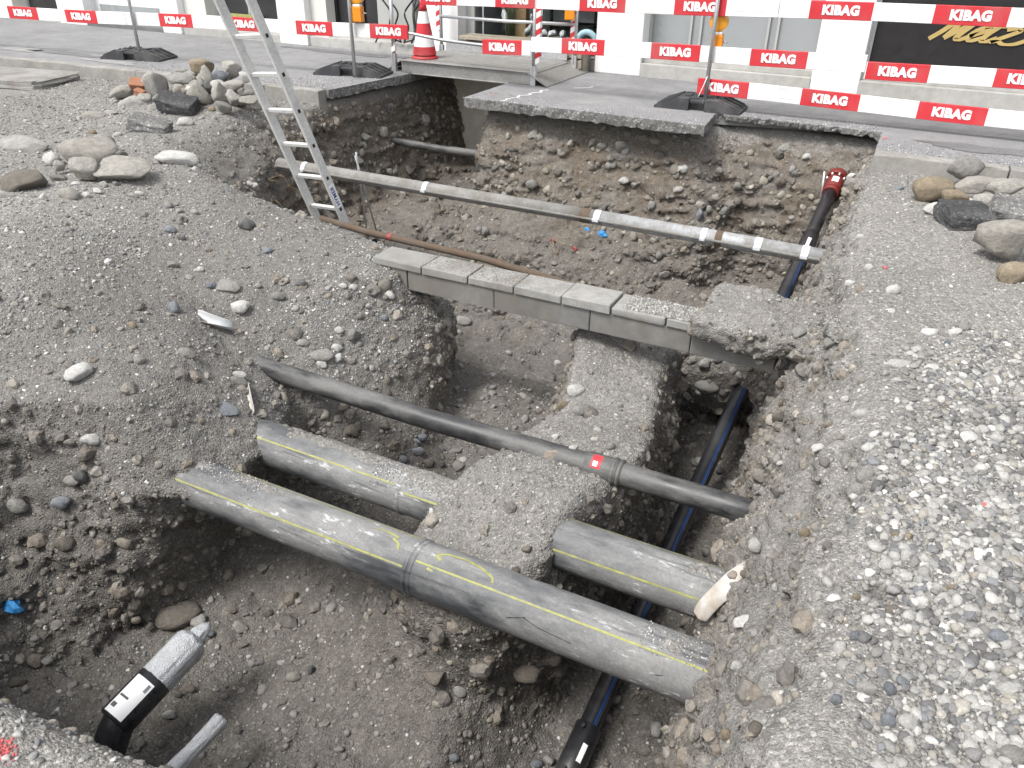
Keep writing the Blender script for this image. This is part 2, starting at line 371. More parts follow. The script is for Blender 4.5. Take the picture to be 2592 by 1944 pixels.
def ground_mat():
    b = NB('soil and gravel')
    brown, dark, grav = b.attr('brown'), b.attr('moist'), b.attr('stony')
    big = b.noise(1.3, 5, .6); med = b.noise(7.0, 4, .62); fin = b.noise(38.0, 4, .7)
    base = b.mix(b.ramp(big, (.3, 0.0), (.7, 1.0)), (.188, .180, .166), (.243, .234, .218))
    base = b.mix(dark, base, b.mix(b.ramp(med, (.3, 0.0), (.7, 1.0)), (.125, .117, .106), (.190, .178, .160)))
    br = b.mix(b.ramp(med, (.3, 0.0), (.72, 1.0)), (.105, .085, .064), (.20, .168, .132))
    base = b.mix(b.math('MULTIPLY', brown, b.ramp(b.noise(2.6, 5, .65), (.36, .35), (.62, 1.0))), base, br)
    gl = b.mix(b.ramp(big, (.3, 0.0), (.7, 1.0)), (.215, .206, .189), (.285, .275, .256))
    base = b.mix(grav, base, gl)
    base = b.mix(1.0, base, b.ramp(fin, (.25, .72), (.75, 1.28)), 'MULTIPLY')
    # grit: small stones of many greys down to sand size
    v1 = b.vor(95.0); v2 = b.vor(230.0)
    g1 = b.ramp(b.n('ShaderNodeSeparateColor').outputs[0], (0, .66), (.55, .97), (.84, 1.18), (.95, 1.8), (1.0, 2.1))
    sep = b.t.nodes[-1] if False else None
    s1 = b.n('ShaderNodeSeparateColor'); b.l(v1.outputs['Color'], s1.inputs[0]); b.l(s1.outputs[0], g1.node.inputs[0])
    s2 = b.n('ShaderNodeSeparateColor'); b.l(v2.outputs['Color'], s2.inputs[0])
    g2 = b.ramp(s2.outputs[0], (0, .74), (.6, 1.0), (.9, 1.22), (1.0, 1.6))
    amt = b.math('ADD', .34, b.math('MULTIPLY', grav, .4))
    amt = b.math('MULTIPLY', amt, b.ramp(med, (.3, .35), (.6, 1.0)))
    base = b.mix(amt, base, b.mix(1.0, base, g1, 'MULTIPLY'))
    base = b.mix(.75, base, b.mix(1.0, base, g2, 'MULTIPLY'))
    d1 = b.ramp(v1.outputs['Distance'], (0, 1.0), (.6, 0.0))
    h = b.math('ADD', b.math('MULTIPLY', fin, 1.1), b.math('MULTIPLY', d1, .5))
    h = b.math('ADD', h, b.math('MULTIPLY', b.ramp(v2.outputs['Distance'], (0, 1.0), (.6, 0.0)), .22))
    h = b.math('ADD', h, b.math('MULTIPLY', med, 1.6))
    b.bump(h, .75, .014)
    return b.done(base, .92, 0, .18)

def stone_mat(name, lo, hi, inst=False, rough=.75, vein=.0):
    """cobbles and pebbles: tint comes from the stone itself (instance attribute) or from the object's random number"""
    b = NB(name)
    if inst: c = b.attr('tint', 'INSTANCER', 'Color')
    else:
        oi = b.n('ShaderNodeObjectInfo'); c = b.ramp(oi.outputs['Random'], (0.0, lo), (1.0, hi))
    n = b.noise(4.0 if not inst else 2.5, 5, .68); n2 = b.noise(22.0 if not inst else 7.0, 4, .6)
    c = b.mix(1.0, c, b.ramp(n, (.28, .68), (.72, 1.28)), 'MULTIPLY'); c = b.mix(1.0, c, b.ramp(n2, (.3, .85), (.7, 1.15)), 'MULTIPLY')
    if vein:
        w = b.n('ShaderNodeTexWave'); w.inputs['Scale'].default_value = 6; w.inputs['Distortion'].default_value = 9; w.inputs['Detail'].default_value = 4; b.l(b.coord(), w.inputs['Vector'])
        c = b.mix(b.ramp(w.outputs['Fac'], (.8, 0.0), (1.0, vein)), c, (.5, .49, .47))
    if not inst: b.bump(b.math('ADD', n2, b.math('MULTIPLY', n, 2.5)), .6, .010)
    return b.done(c, rough, 0, .3)

def asphalt_mat(name, lo, hi, agg=1.0, sc=150.0, stain=.35):
    b = NB(name); big = b.noise(.9, 5, .6); med = b.noise(5.0, 6, .6); v = b.vor(sc)
    s = b.n('ShaderNodeSeparateColor'); b.l(v.outputs['Color'], s.inputs[0])
    c = b.mix(b.ramp(big, (.3, 0.0), (.7, 1.0)), lo, hi)
    c = b.mix(1.0, c, b.ramp(med, (.3, 1 - stain * .5), (.7, 1 + stain * .4)), 'MULTIPLY')
    c = b.mix(agg * .7, c, b.mix(1.0, c, b.ramp(s.outputs[0], (0, .55), (.6, .95), (.88, 1.35), (1.0, 2.6)), 'MULTIPLY'))
    if 'pavement' in name:
        ce = b.vor(.55, 'DISTANCE_TO_EDGE', 1.0, b.mix(.06, b.coord(), b.noise(3.0, 4, .6, None, 1))); cr = b.math('MULTIPLY', b.ramp(ce.outputs['Distance'], (.0, 1.0), (.006, 0.0)), b.ramp(b.noise(.7, 2), (.5, 0.0), (.6, .6)))
        c = b.mix(cr, c, (.05, .05, .05)); dust = b.ramp(b.noise(2.3, 6, .7), (.52, 0.0), (.7, .45)); c = b.mix(dust, c, (.32, .31, .29))
    b.bump(b.math('ADD', b.ramp(v.outputs['Distance'], (0, 1.0), (.6, 0.0)), b.noise(60, 4)), .4, .004)
    return b.done(c, .9, 0, .2)

def concrete_mat(name, lo, hi, sc=1.0):
    b = NB(name); big = b.noise(2.2 * sc, 6, .62); med = b.noise(14 * sc, 6, .65); fine_ = b.noise(90 * sc, 3)
    c = b.mix(b.ramp(big, (.3, 0.0), (.7, 1.0)), lo, hi)
    c = b.mix(1.0, c, b.ramp(med, (.25, .8), (.75, 1.18)), 'MULTIPLY')
    v = b.vor(60 * sc); c = b.mix(b.ramp(v.outputs['Distance'], (.05, .5), (.16, 0.0)), c, tuple(x * .5 for x in lo))
    if 'duct' in name or 'cover' in name: c = b.mix(b.ramp(b.noise(3.4, 6, .7), (.44, 0.0), (.62, .65)), c, (.165, .148, .124))
    b.bump(b.math('ADD', fine_, b.math('MULTIPLY', med, 1.5)), .35, .004)
    return b.done(c, .88, 0, .25)

def metal_mat(name, c, rough=.45, dirt=(.2, .19, .17), amt=.5, metal=.85, sc=8.0):
    b = NB(name); n = b.noise(sc, 6, .65); n2 = b.noise(sc * 7, 4)
    f = b.ramp(n, (.42, 0.0), (.7, amt)); cc = b.mix(1.0, c, b.ramp(n2, (.3, .85), (.7, 1.12)), 'MULTIPLY'); cc = b.mix(f, cc, dirt)
    b.bump(n2, .2, .002)
    m = b.done(cc, b.ramp(n, (.3, rough - .1), (.75, rough + .3)), metal, .5)
    return m

def pipe_mat(name, c, dust, amt, rough=.4, sc=3.0, dustscale=1.0, scuff=False, lo=.38):
    """black polyethylene: smeared grey dust, scratches along the pipe (x), bare patches"""
    b = NB(name)
    mp = b.n('ShaderNodeMapping'); mp.inputs['Scale'].default_value = (.35, 1, 1); b.l(b.coord(), mp.inputs['Vector'])
    n = b.noise(sc, 7, .68, mp.outputs[0]); n2 = b.noise(sc * 6, 6, .7, mp.outputs[0]); f1 = b.noise(90, 3)
    gn = b.n('ShaderNodeNewGeometry'); sx = b.n('ShaderNodeSeparateXYZ'); b.l(gn.outputs['Normal'], sx.inputs[0])
    up = b.math('MULTIPLY', b.math('MAXIMUM', sx.outputs[2], 0.0), .22 * dustscale)      # dust settles on what faces up
    f = b.math('ADD', b.ramp(n, (lo, 0.0), (lo + .14, amt)), b.math('MULTIPLY', b.ramp(n2, (.4, 0.0), (.7, 1.0)), amt * .45))
    f = b.math('ADD', f, up, True)
    d = b.mix(b.ramp(f1, (.3, 0.0), (.7, 1.0)), tuple(x * .85 for x in dust), tuple(min(1, x * 1.15) for x in dust))
    cc = b.mix(f, c, d)
    vs = b.n('ShaderNodeMapping'); vs.inputs['Scale'].default_value = (.06, 1, 1); vs.inputs['Rotation'].default_value = (.0, .25, .3); b.l(b.coord(), vs.inputs['Vector'])
    scr = b.noise(60, 2, .5, vs.outputs[0]); cc = b.mix(b.ramp(scr, (.66, 0.0), (.72, .35)), cc, tuple(x * .25 for x in dust))
    if scuff:
        w = b.noise(26, 6, .75, mp.outputs[0]); cc = b.mix(b.ramp(b.math('MULTIPLY', w, b.ramp(n, (.4, .6), (.6, 1.05))), (.60, 0.0), (.66, .8)), cc, (.52, .53, .53))
        k = b.noise(11, 5, .7, vs.outputs[0]); cc = b.mix(b.ramp(k, (.60, 0.0), (.66, .7)), cc, (.03, .033, .038))
    b.bump(b.math('ADD', n2, b.math('MULTIPLY', scr, .5)), .15, .003)
    return b.done(cc, b.math('ADD', rough, b.math('MULTIPLY', f, .45), True), 0, .5)

MAT = {}
MAT['ground'] = ground_mat()
MAT['pebble'] = stone_mat('pebbles', None, None, inst=True)
MAT['stone'] = stone_mat('dusty grey stone', (.20, .195, .18), (.33, .32, .295))
MAT['beige'] = stone_mat('beige stone', (.26, .245, .215), (.38, .365, .33))
MAT['pale'] = stone_mat('pale stone', (.42, .41, .385), (.58, .57, .54), vein=.5)
MAT['slate'] = stone_mat('blue grey stone', (.15, .16, .175), (.24, .255, .27), rough=.6)
MAT['darkst'] = stone_mat('dark grey stone', (.10, .10, .10), (.16, .158, .152))
MAT['tan'] = stone_mat('brown stone', (.22, .18, .125), (.30, .25, .18))
MAT['soilst'] = stone_mat('soil covered stone', (.14, .125, .105), (.20, .18, .155), rough=.92)
MAT['asphalt'] = asphalt_mat('pavement asphalt', (.195, .195, .198), (.26, .26, .262), .5, 220.0, .25)
MAT['asphalt_cut'] = asphalt_mat('broken asphalt edge', (.15, .147, .142), (.21, .206, .198), 1.0, 70.0, .5)
MAT['asphalt_chunk'] = asphalt_mat('asphalt lump', (.045, .045, .047), (.10, .10, .10), .8, 80.0, .5)
MAT['concrete'] = concrete_mat('grey duct concrete', (.145, .143, .135), (.205, .20, .19))
MAT['cover'] = concrete_mat('pale cover slab concrete', (.245, .242, .228), (.315, .31, .295))
MAT['kerb'] = concrete_mat('granite kerb', (.22, .213, .195), (.34, .33, .305), 1.5)
MAT['plinth'] = concrete_mat('plinth concrete', (.36, .355, .33), (.45, .445, .42), .6)
MAT['foundation'] = concrete_mat('house foundation', (.58, .545, .455), (.66, .62, .53), .5)
MAT['render'] = plain('white wall render', (.80, .80, .79), .85, var=.04, scale=3, dirt=(.62, .61, .58), dirt_amt=.2, bump=.15)
MAT['cream'] = plain('cream wall render', (.66, .65, .60), .85, var=.04, scale=3, bump=.1)
MAT['gas'] = pipe_mat('scuffed gas pipe', (.034, .039, .046), (.245, .245, .238), .66, .4, 3.4, .7, scuff=True, lo=.455)
MAT['blackpipe'] = pipe_mat('black pipe', (.017, .018, .020), (.18, .178, .168), .55, .33, 3.6, .25, lo=.47)
MAT['waterpipe'] = pipe_mat('clean black pipe', (.012, .013, .017), (.11, .105, .095), .28, .26, 3.5, .2, lo=.5)
MAT['yellow'] = plain('yellow stripe', (.32, .325, .10), .65, var=.3, scale=30, dirt=(.22, .215, .17), dirt_amt=.9)
MAT['blue'] = plain('blue stripe', (.016, .06, .23), .35, var=.2, scale=14)
MAT['rubber'] = plain('black rubber', (.045, .046, .05), .75, var=.25, scale=12, dirt=(.16, .155, .145), dirt_amt=.5, bump=.2)
MAT['galv'] = metal_mat('galvanised steel', (.56, .57, .58), .42, (.34, .34, .33), .5)
MAT['alu'] = metal_mat('aluminium', (.68, .68, .66), .5, (.46, .45, .42), .45, .25)
MAT['rampsteel'] = metal_mat('ramp steel', (.33, .33, .32), .55, (.22, .21, .19), .7, .55, 5.0)
MAT['tread'] = metal_mat('tread plate', (.30, .295, .28), .55, (.22, .21, .195), .6, .4, 5.0)
MAT['conduit'] = metal_mat('dusty conduit', (.27, .265, .25), .75, (.175, .16, .135), .95, .1, 6.0)
MAT['conduit_clean'] = metal_mat('clean conduit', (.36, .37, .375), .6, (.19, .18, .16), .85, .2, 11.0)
MAT['rust'] = metal_mat('rusty iron', (.115, .078, .052), .9, (.12, .10, .08), .95, .0, 7.0)
MAT['strap'] = plain('white strap', (.58, .60, .62), .5, var=.05)
MAT['red'] = plain('barrier red', (.56, .035, .045), .5, var=.1, scale=5, dirt=(.42, .15, .14), dirt_amt=.55)
MAT['white'] = plain('barrier white', (.80, .80, .79), .5, var=.05, scale=5, dirt=(.5, .49, .46), dirt_amt=.55)
MAT['letter'] = plain('white lettering', (.86, .86, .86), .5, var=.02)
MAT['flange'] = plain('red iron flange', (.17, .024, .02), .45, var=.2, scale=20)
MAT['orange'] = plain('orange lamp plastic', (.78, .27, .02), .35, var=.12, scale=20)
MAT['amber'] = plain('amber lens', (.75, .33, .03), .2, var=.1, scale=30, spec=.6)
MAT['duct_tape'] = metal_mat('silver tape', (.58, .60, .62), .38, (.36, .36, .36), .6, .45, 26.0)
_t = MAT['duct_tape'].node_tree; _b = [n for n in _t.nodes if n.type == 'BUMP'][0]; _b.inputs['Strength'].default_value = .7; _b.inputs['Distance'].default_value = .012
MAT['black'] = plain('black paint', (.018, .017, .017), .5, var=.1)
MAT['gold'] = plain('gold lettering', (.46, .34, .13), .45, var=.1)
MAT['darkglass'] = plain('dark shop window', (.035, .036, .038), .12, var=.2, scale=2, spec=.6)
MAT['shade'] = plain('grey window panel', (.30, .315, .32), .3, var=.06, scale=2, spec=.5)
MAT['greywall'] = plain('grey wall panel', (.40, .405, .39), .6, var=.04, scale=2)
MAT['wood'] = concrete_mat('weathered wood', (.27, .235, .185), (.37, .33, .27), 1.4)
MAT['timber'] = plain('brown timber', (.34, .23, .12), .7, var=.2, scale=14)
MAT['brick'] = plain('orange brick', (.30, .14, .08), .85, var=.2, scale=20, bump=.3)
MAT['paper'] = plain('soiled white sheet', (.50, .49, .465), .8, var=.12, scale=12, dirt=(.32, .24, .155), dirt_amt=.85)
MAT['bluerag'] = plain('blue plastic', (.05, .26, .58), .45, var=.25, scale=30)
MAT['redbit'] = plain('red plastic scrap', (.28, .06, .055), .6, var=.2, scale=30)
MAT['root'] = plain('root', (.22, .16, .10), .9, var=.25, scale=25)
MAT['spray'] = plain('white spray paint', (.75, .75, .75), .8, var=.1, scale=40)
MAT['redspray'] = plain('red spray paint', (.55, .12, .12), .85, var=.3, scale=60, dirt=(.35, .3, .28), dirt_amt=.5)
MAT['heron'] = plain('white painted figure', (.62, .63, .62), .6, var=.1, scale=20)
MAT['plant'] = plain('dry grass', (.20, .22, .10), .8, var=.3, scale=20)
MAT['ring'] = plain('pale blue ring', (.32, .48, .55), .6, var=.1, scale=20)

# ---------------------------------------------------------------- ground object, gravel and crumbs
random.seed(5); rng = np.random.default_rng(5)
gme = np_mesh('ground', GV, GQ); gme.materials.append(MAT['ground'])
gme.polygons.foreach_set('use_smooth', np.ones(len(GQ), bool))
X_, Y_, Z_ = GV.T; NZ = GN[:, 2]
jit = perlin(GV, 3.0, 21) * .25
brown = ss(5.9, 6.4, Y_ + jit) * ss(-.06, -.3, Z_ + jit * .3) * (.45 + .55 * ss(-1.25, -.75, Z_ + jit * .6))
brown = np.maximum(brown, .9 * np.exp(-(((X_ + 2.55) / .16) ** 2 + ((Y_ - 4.0) / .25) ** 2 + ((Z_ + .85) / .22) ** 2)))
brown = np.maximum(brown, .8 * ss(5.6, 6.0, Y_) * ss(-4.6, -5.0, X_) * ss(-.2, -.45, Z_ + jit * .3))
brown = np.maximum(brown, .7 * ss(-.75, -.5, X_) * ss(-.02, -.2, X_ + .06) * ss(-.35, -.6, Z_ + jit * .6) * ss(-1.5, -1.0, Z_) * (Y_ < 6) * (.4 + .6 * ss(-.05, .1, jit)))
brown = np.maximum(brown, .55 * ss(4.7, 5.3, Y_) * ss(-1.0, -1.25, Z_) * ss(0, .1, jit) * ss(6.2, 5.8, Y_))
moist = ss(-.75, -1.15, Z_ + jit * .5) * (1 - .4 * ss(4.9, 5.9, Y_)); moist = np.maximum(moist, .45 * ss(-.12, -.3, Z_) * ss(-2.2, -2.9, X_) * ss(4.4, 4.0, Y_))
moist = np.maximum(moist, ss(-.16, -.3, Z_) * ss(-4.7, -5.0, X_) * ss(4.5, 4.8, Y_) * .5)
onberm = ss(-.95, -.85, Z_) * ss(.45, .7, NZ) * (X_ > -1.8) * (X_ < -.2) * (Y_ > 2.2) * (Y_ < 5); moist = moist * (1 - onberm)
stony = ss(-.36, -.17, Z_) * ss(.55, .85, NZ); stony = np.maximum(stony, .4 * onberm)
stony = stony * np.where(X_ < -2, .85, 1)
for nm, a in (('brown', brown), ('moist', moist), ('stony', stony)):
    at = gme.attributes.new(nm, 'FLOAT', 'POINT'); at.data.foreach_set('value', np.clip(a, 0, 1).astype(np.float32))
ground = link('ground', gme); tag(ground, kind='structure')

FC = (GV[GQ[:, 0]] + GV[GQ[:, 1]] + GV[GQ[:, 2]] + GV[GQ[:, 3]]) / 4
FN = GFN / (np.linalg.norm(GFN, axis=1, keepdims=True) + 1e-12)
fx, fy, fz, fnz = FC[:, 0], FC[:, 1], FC[:, 2], FN[:, 2]
clump = perlin(FC, 1.4, 31) + .6 * perlin(FC, 4.2, 32)

def scatter(n, w, a, b, k=2.0, sink=.35, flat=(.45, .8), pal='gravel', mixsoil=0.0, upright=False):
    """n stones on faces weighted by w; radius a..b with a falling power law"""
    p = GA * np.maximum(w, 0); p = p / p.sum(); f = rng.choice(len(p), n, p=p)
    q = GQ[f]; u, v = rng.random((2, n, 1)); P = (GV[q[:, 0]] * (1 - u) + GV[q[:, 1]] * u) * (1 - v) + (GV[q[:, 3]] * (1 - u) + GV[q[:, 2]] * u) * v
    r = a * (1 - rng.random(n) * (1 - (a / b) ** k)) ** (-1 / k)
    N = FN[f]; N = N + rng.normal(size=N.shape) * .25; N /= np.linalg.norm(N, axis=1, keepdims=True)
    fl = rng.uniform(flat[0], flat[1], n); el = rng.uniform(.65, 1.0, n)
    P = P + FN[f] * (r * fl * (1 - 2 * sink))[:, None] * .8
    # euler taking z to N with a random spin
    ry = np.arccos(np.clip(N[:, 2], -1, 1)); rz = np.arctan2(N[:, 1], N[:, 0]); spin = rng.uniform(0, 2 * np.pi, n)
    eu = np.zeros((n, 3))
    cz, sz, cy, sy, cs, sn = np.cos(rz), np.sin(rz), np.cos(ry), np.sin(ry), np.cos(spin), np.sin(spin)
    # M = Rz(rz) Ry(ry) Rz(spin)
    m00 = cz * cy * cs - sz * sn; m10 = sz * cy * cs + cz * sn; m20 = -sy * cs; m21 = sy * sn; m22 = cy
    eu[:, 1] = np.arcsin(np.clip(-m20, -1, 1)); eu[:, 0] = np.arctan2(m21, m22); eu[:, 2] = np.arctan2(m10, m00)
    S = np.stack([r, r * el, r * fl], 1)
    C, W = PAL[pal]; T = np.array(C)[rng.choice(len(C), n, p=np.array(W) / sum(W))] * rng.uniform(.8, 1.2, (n, 1))
    if mixsoil: ms = rng.uniform(mixsoil * .5, min(1, mixsoil * 1.4), (n, 1)); T = T * (1 - ms) + np.array([.18, .165, .142]) * ms
    return P, eu, S, T
PAL = {'coarse': ([(.30, .295, .28), (.22, .217, .21), (.13, .13, .13), (.38, .37, .35), (.49, .48, .455), (.27, .25, .215), (.165, .172, .18), (.36, .34, .30)], [25, 24, 17, 14, 9, 5, 5, 4]), 'gravel': ([(.285, .279, .264), (.225, .221, .211), (.16, .159, .156), (.37, .362, .341), (.50, .49, .465), (.26, .242, .212), (.185, .19, .196), (.33, .312, .278)], [28, 28, 18, 11, 5, 5, 4, 4]),
       'soil': ([(.18, .168, .15), (.225, .208, .182), (.145, .134, .12), (.20, .175, .145)], [3, 3, 3, 2]),
       'wall': ([(.24, .215, .175), (.30, .275, .23), (.19, .175, .15), (.38, .35, .30), (.22, .22, .215)], [4, 3, 4, 1.5, 2]),
       'grey': ([(.17, .165, .155), (.24, .235, .225), (.33, .325, .31), (.60, .59, .57), (.20, .21, .222)], [5, 4, 2, 1.0, 1])}
rightflat = (fx > -.3) & (fz > -.30) & (fnz > .3) & (fx < 1.9) & (fy > .7)
sets = []
cl = 1 + 1.2 * clump
sets.append(scatter(34000, rightflat * (fy < 4.0) * ss(-.02, .34, fx + clump * .14 - .04 * fy) * np.maximum(cl, .25) * (1 - .7 * ss(2.4, 4.0, fy)), .0045, .0185, 1.6, .3, pal='coarse', mixsoil=.14))
sets.append(scatter(6500, rightflat * (fy < 3.6) * ss(.05, .45, fx + clump * .14) * np.maximum(cl, .1), .011, .025, 2.2, .35, pal='coarse', mixsoil=.14))
sets.append(scatter(26000, rightflat * (fy < 6.66) * np.maximum(cl, .3) * (.5 + .5 * ss(3.0, 4.4, fy)), .0028, .011, 2.1, .4))
sets.append(scatter(9000, ((fx < -.4) & (fy < .75) & (fz > -.5) & (fx > -2.4)) * 1.0, .004, .014, 2.0, .4))
leftflat = (fx < -3) & (fz > -.34) & (fnz > .45) & (fx > -8.5) & (fy < 6.6) & (fy > 1.6)
sets.append(scatter(26000, leftflat * np.maximum(cl, .25), .004, .016, 2.2, .35))
sets.append(scatter(260, leftflat * np.maximum(cl, .1), .016, .036, 2.6, .35))
slope = (fx < -2.3) & (fz < -.22) & (fz > -1.0) & (fy < 4.6) & (fy > 1.4) & (fnz > .35)
sets.append(scatter(17000, slope * np.maximum(cl, .3) * (1 + 1.6 * ss(-3.6, -2.9, fx) * ss(3.0, 3.6, fy)), .003, .011, 2.3, .45, pal='grey'))
sets.append(scatter(380, slope * (1 + 3 * ss(-3.7, -2.9, fx) * ss(2.9, 3.5, fy)), .010, .026, 2.5, .45, pal='gravel', mixsoil=.35))
bermtop = (fx > -1.75) & (fx < -.2) & (fz > -1.0) & (fnz > .45) & (fy > 2.2) & (fy < 5.0)
sets.append(scatter(12000, bermtop * np.maximum(cl, .3), .0025, .011, 2.3, .42, mixsoil=.25))
sets.append(scatter(90, bermtop * 1.0, .010, .025, 2.2, .4, mixsoil=.25))
floor = ((fz < -1.05) | ((fy > 4.7) & (fz < -.75))) & (fnz > .55) & (fx > -4.2)
sets.append(scatter(14000, floor * np.maximum(cl, .2) * np.where(fy > 4.8, .35, 1), .004, .016, 2.2, .4, pal='grey', mixsoil=.35))
sets.append(scatter(600, floor * np.where(fy > 4.8, .3, 1) * (.4 + 1.4 * ss(2.6, 3.3, fy) * ss(-1.4, -.9, fx)) * np.maximum(cl, .3), .016, .05, 2.3, .35, pal='gravel', mixsoil=.45))
wall = (fnz < .6) & (fz < -.16) & (fx > -5.9) & (fx < .3)
sets.append(scatter(15000, wall * np.where((fx < -2.7) & (fy < 2.4), .2, 1) * np.where(fy > 5.8, .55, 1) * np.maximum(cl, .3), .004, .018, 2.0, .5, pal='wall', mixsoil=.35))
sets.append(scatter(1100, wall * np.where((fx < -2.7) & (fy < 2.4), .2, 1) * (.35 + 1.6 * ss(5.8, 6.3, fy)) * np.maximum(cl, .2), .018, .05, 2.1, .5, pal='wall', mixsoil=.3))
crumb = [scatter(36000, (fz < -.16) * (fx > -5.9) * (fx < .4) * (1 - .6 * bermtop) * (.3 + 1.2 * (fnz < .7)) * np.maximum(cl, .25), .004, .02, 2.0, .45, flat=(.6, .95), pal='soil'),
         scatter(2600, (fz < -.2) * (fx > -5.9) * (fx < .2) * (1 - .6 * bermtop) * (.2 + (fnz < .65)) * np.maximum(cl, .1), .02, .055, 2.2, .5, flat=(.6, .95), pal='soil')]

def pebble_tree(name, mat, variants, subdiv, amp, nscale, smooth):
    g = bpy.data.node_groups.new(name, 'GeometryNodeTree')
    g.interface.new_socket('Geometry', in_out='INPUT', socket_type='NodeSocketGeometry'); g.interface.new_socket('Geometry', in_out='OUTPUT', socket_type='NodeSocketGeometry')
    N, L = g.nodes, g.links
    gi, go = N.new('NodeGroupInput'), N.new('NodeGroupOutput'); join = N.new('GeometryNodeJoinGeometry')
    pos = N.new('GeometryNodeInputPosition')
    for i in range(variants):
        ico = N.new('GeometryNodeMeshIcoSphere'); ico.inputs['Radius'].default_value = 1.0; ico.inputs['Subdivisions'].default_value = subdiv
        nz = N.new('ShaderNodeTexNoise'); nz.noise_dimensions = '4D'; nz.inputs['W'].default_value = i * 7.3 + 1; nz.inputs['Scale'].default_value = nscale; nz.inputs['Detail'].default_value = 1.5
        mr = N.new('ShaderNodeMapRange'); mr.inputs['From Min'].default_value = .25; mr.inputs['From Max'].default_value = .75; mr.inputs['To Min'].default_value = -amp; mr.inputs['To Max'].default_value = amp
        sc = N.new('ShaderNodeVectorMath'); sc.operation = 'SCALE'; sp = N.new('GeometryNodeSetPosition')
        L.new(nz.outputs[0], mr.inputs['Value']); L.new(pos.outputs[0], sc.inputs[0]); L.new(mr.outputs[0], sc.inputs['Scale'])
        L.new(ico.outputs['Mesh'], sp.inputs['Geometry']); L.new(sc.outputs[0], sp.inputs['Offset'])
        sh = N.new('GeometryNodeSetShadeSmooth'); sh.inputs['Shade Smooth'].default_value = smooth
        sm = N.new('GeometryNodeSetMaterial'); sm.inputs['Material'].default_value = mat; ti = N.new('GeometryNodeGeometryToInstance')
        L.new(sp.outputs[0], sh.inputs[0]); L.new(sh.outputs[0], sm.inputs['Geometry']); L.new(sm.outputs[0], ti.inputs[0]); L.new(ti.outputs[0], join.inputs[0])
    iop = N.new('GeometryNodeInstanceOnPoints'); iop.inputs['Pick Instance'].default_value = True
    def na(nm, typ):
        a = N.new('GeometryNodeInputNamedAttribute'); a.data_type = typ; a.inputs['Name'].default_value = nm; return a.outputs[0]
    L.new(gi.outputs[0], iop.inputs['Points']); L.new(join.outputs[0], iop.inputs['Instance'])
    L.new(na('idx', 'INT'), iop.inputs['Instance Index']); L.new(na('rot', 'FLOAT_VECTOR'), iop.inputs['Rotation']); L.new(na('scl', 'FLOAT_VECTOR'), iop.inputs['Scale'])
    L.new(iop.outputs[0], go.inputs[0]); return g

def stuff(name, sets, tree, variants, label):
    P, E, S, T = (np.concatenate([s[i] for s in sets]) for i in range(4)); n = len(P)
    me = bpy.data.meshes.new(name); me.vertices.add(n); me.vertices.foreach_set('co', P.astype(np.float32).ravel())
    for nm, typ, key, d in (('rot', 'FLOAT_VECTOR', 'vector', E), ('scl', 'FLOAT_VECTOR', 'vector', S)):
        me.attributes.new(nm, typ, 'POINT').data.foreach_set(key, d.astype(np.float32).ravel())
    me.attributes.new('idx', 'INT', 'POINT').data.foreach_set('value', rng.integers(0, variants, n).astype(np.int32))
    c = np.concatenate([np.clip(T, 0, 1), np.ones((n, 1))], 1)
    me.attributes.new('tint', 'FLOAT_COLOR', 'POINT').data.foreach_set('color', c.astype(np.float32).ravel())
    o = link(name, me); md = o.modifiers.new('stones', 'NODES'); md.node_group = tree
    return tag(o, label, None, None, 'stuff')
gravel = stuff('gravel', sets, pebble_tree('pebble tree', MAT['pebble'], 9, 2, .42, 1.1, True), 9, 'loose grey and white gravel lying over the dug ground')
crumbs = stuff('soil_crumbs', crumb, pebble_tree('crumb tree', MAT['pebble'], 6, 2, .42, 1.3, False), 6, 'dark crumbs of soil clinging to the pit walls')

# ---------------------------------------------------------------- pavement, kerbs, building
def jag(a, b, n, amp, rs):
    """points from a to b (b excluded) with a ragged break line"""
    out = []; ax, ay = a; bx, by = b; L = math.hypot(bx - ax, by - ay); nx, ny = -(by - ay) / L, (bx - ax) / L
    for i in range(n):
        t = i / n; o = 0 if i == 0 else rs.uniform(-amp, amp); out.append((ax + (bx - ax) * t + nx * o, ay + (by - ay) * t + ny * o))
    return out
def slab_mesh(name, poly, z0, z1, rs, rough=.012):
    thin = lambda x, y: .045 if (-1.70 < x < -.31 and 7.4 < y < 7.75) else 0.0
    bm = bmesh.new(); tops = [bm.verts.new((x, y, z1)) for x, y in poly]
    mids = [bm.verts.new((x + rs.uniform(-rough, rough) * .4, y + rs.uniform(-rough, rough) * .4, z1 - (.035 if not thin(x, y) else .015))) for x, y in poly]
    bots = [bm.verts.new((x + rs.uniform(-rough, rough), y + rs.uniform(0, rough), z0 + thin(x, y) + rs.uniform(-rough, rough))) for x, y in poly]
    bm.faces.new(tops); bm.faces.new(bots); n = len(poly)
    for r0, r1 in ((mids, tops), (bots, mids)):
        for i in range(n):
            f = bm.faces.new((r0[i], r0[(i + 1) % n], r1[(i + 1) % n], r1[i])); f.material_index = 1
    bmesh.ops.recalc_face_normals(bm, faces=bm.faces[:]); return bm_mesh(bm, name)
rs = random.Random(3)
outline = [(-14.8, 6.25), (-10.5, 6.50), (-7.6, 6.70)] + jag((-5.47, 6.74), (-5.33, 7.86), 26, .006, rs) + [(-5.33, 7.86), (-5.3, 9.18)] + [(-4.1, 9.18)]
outline += jag((-4.1, 7.10), (-1.69, 7.06), 60, .008, rs) + jag((-1.69, 7.06), (-1.74, 7.60), 12, .006, rs)
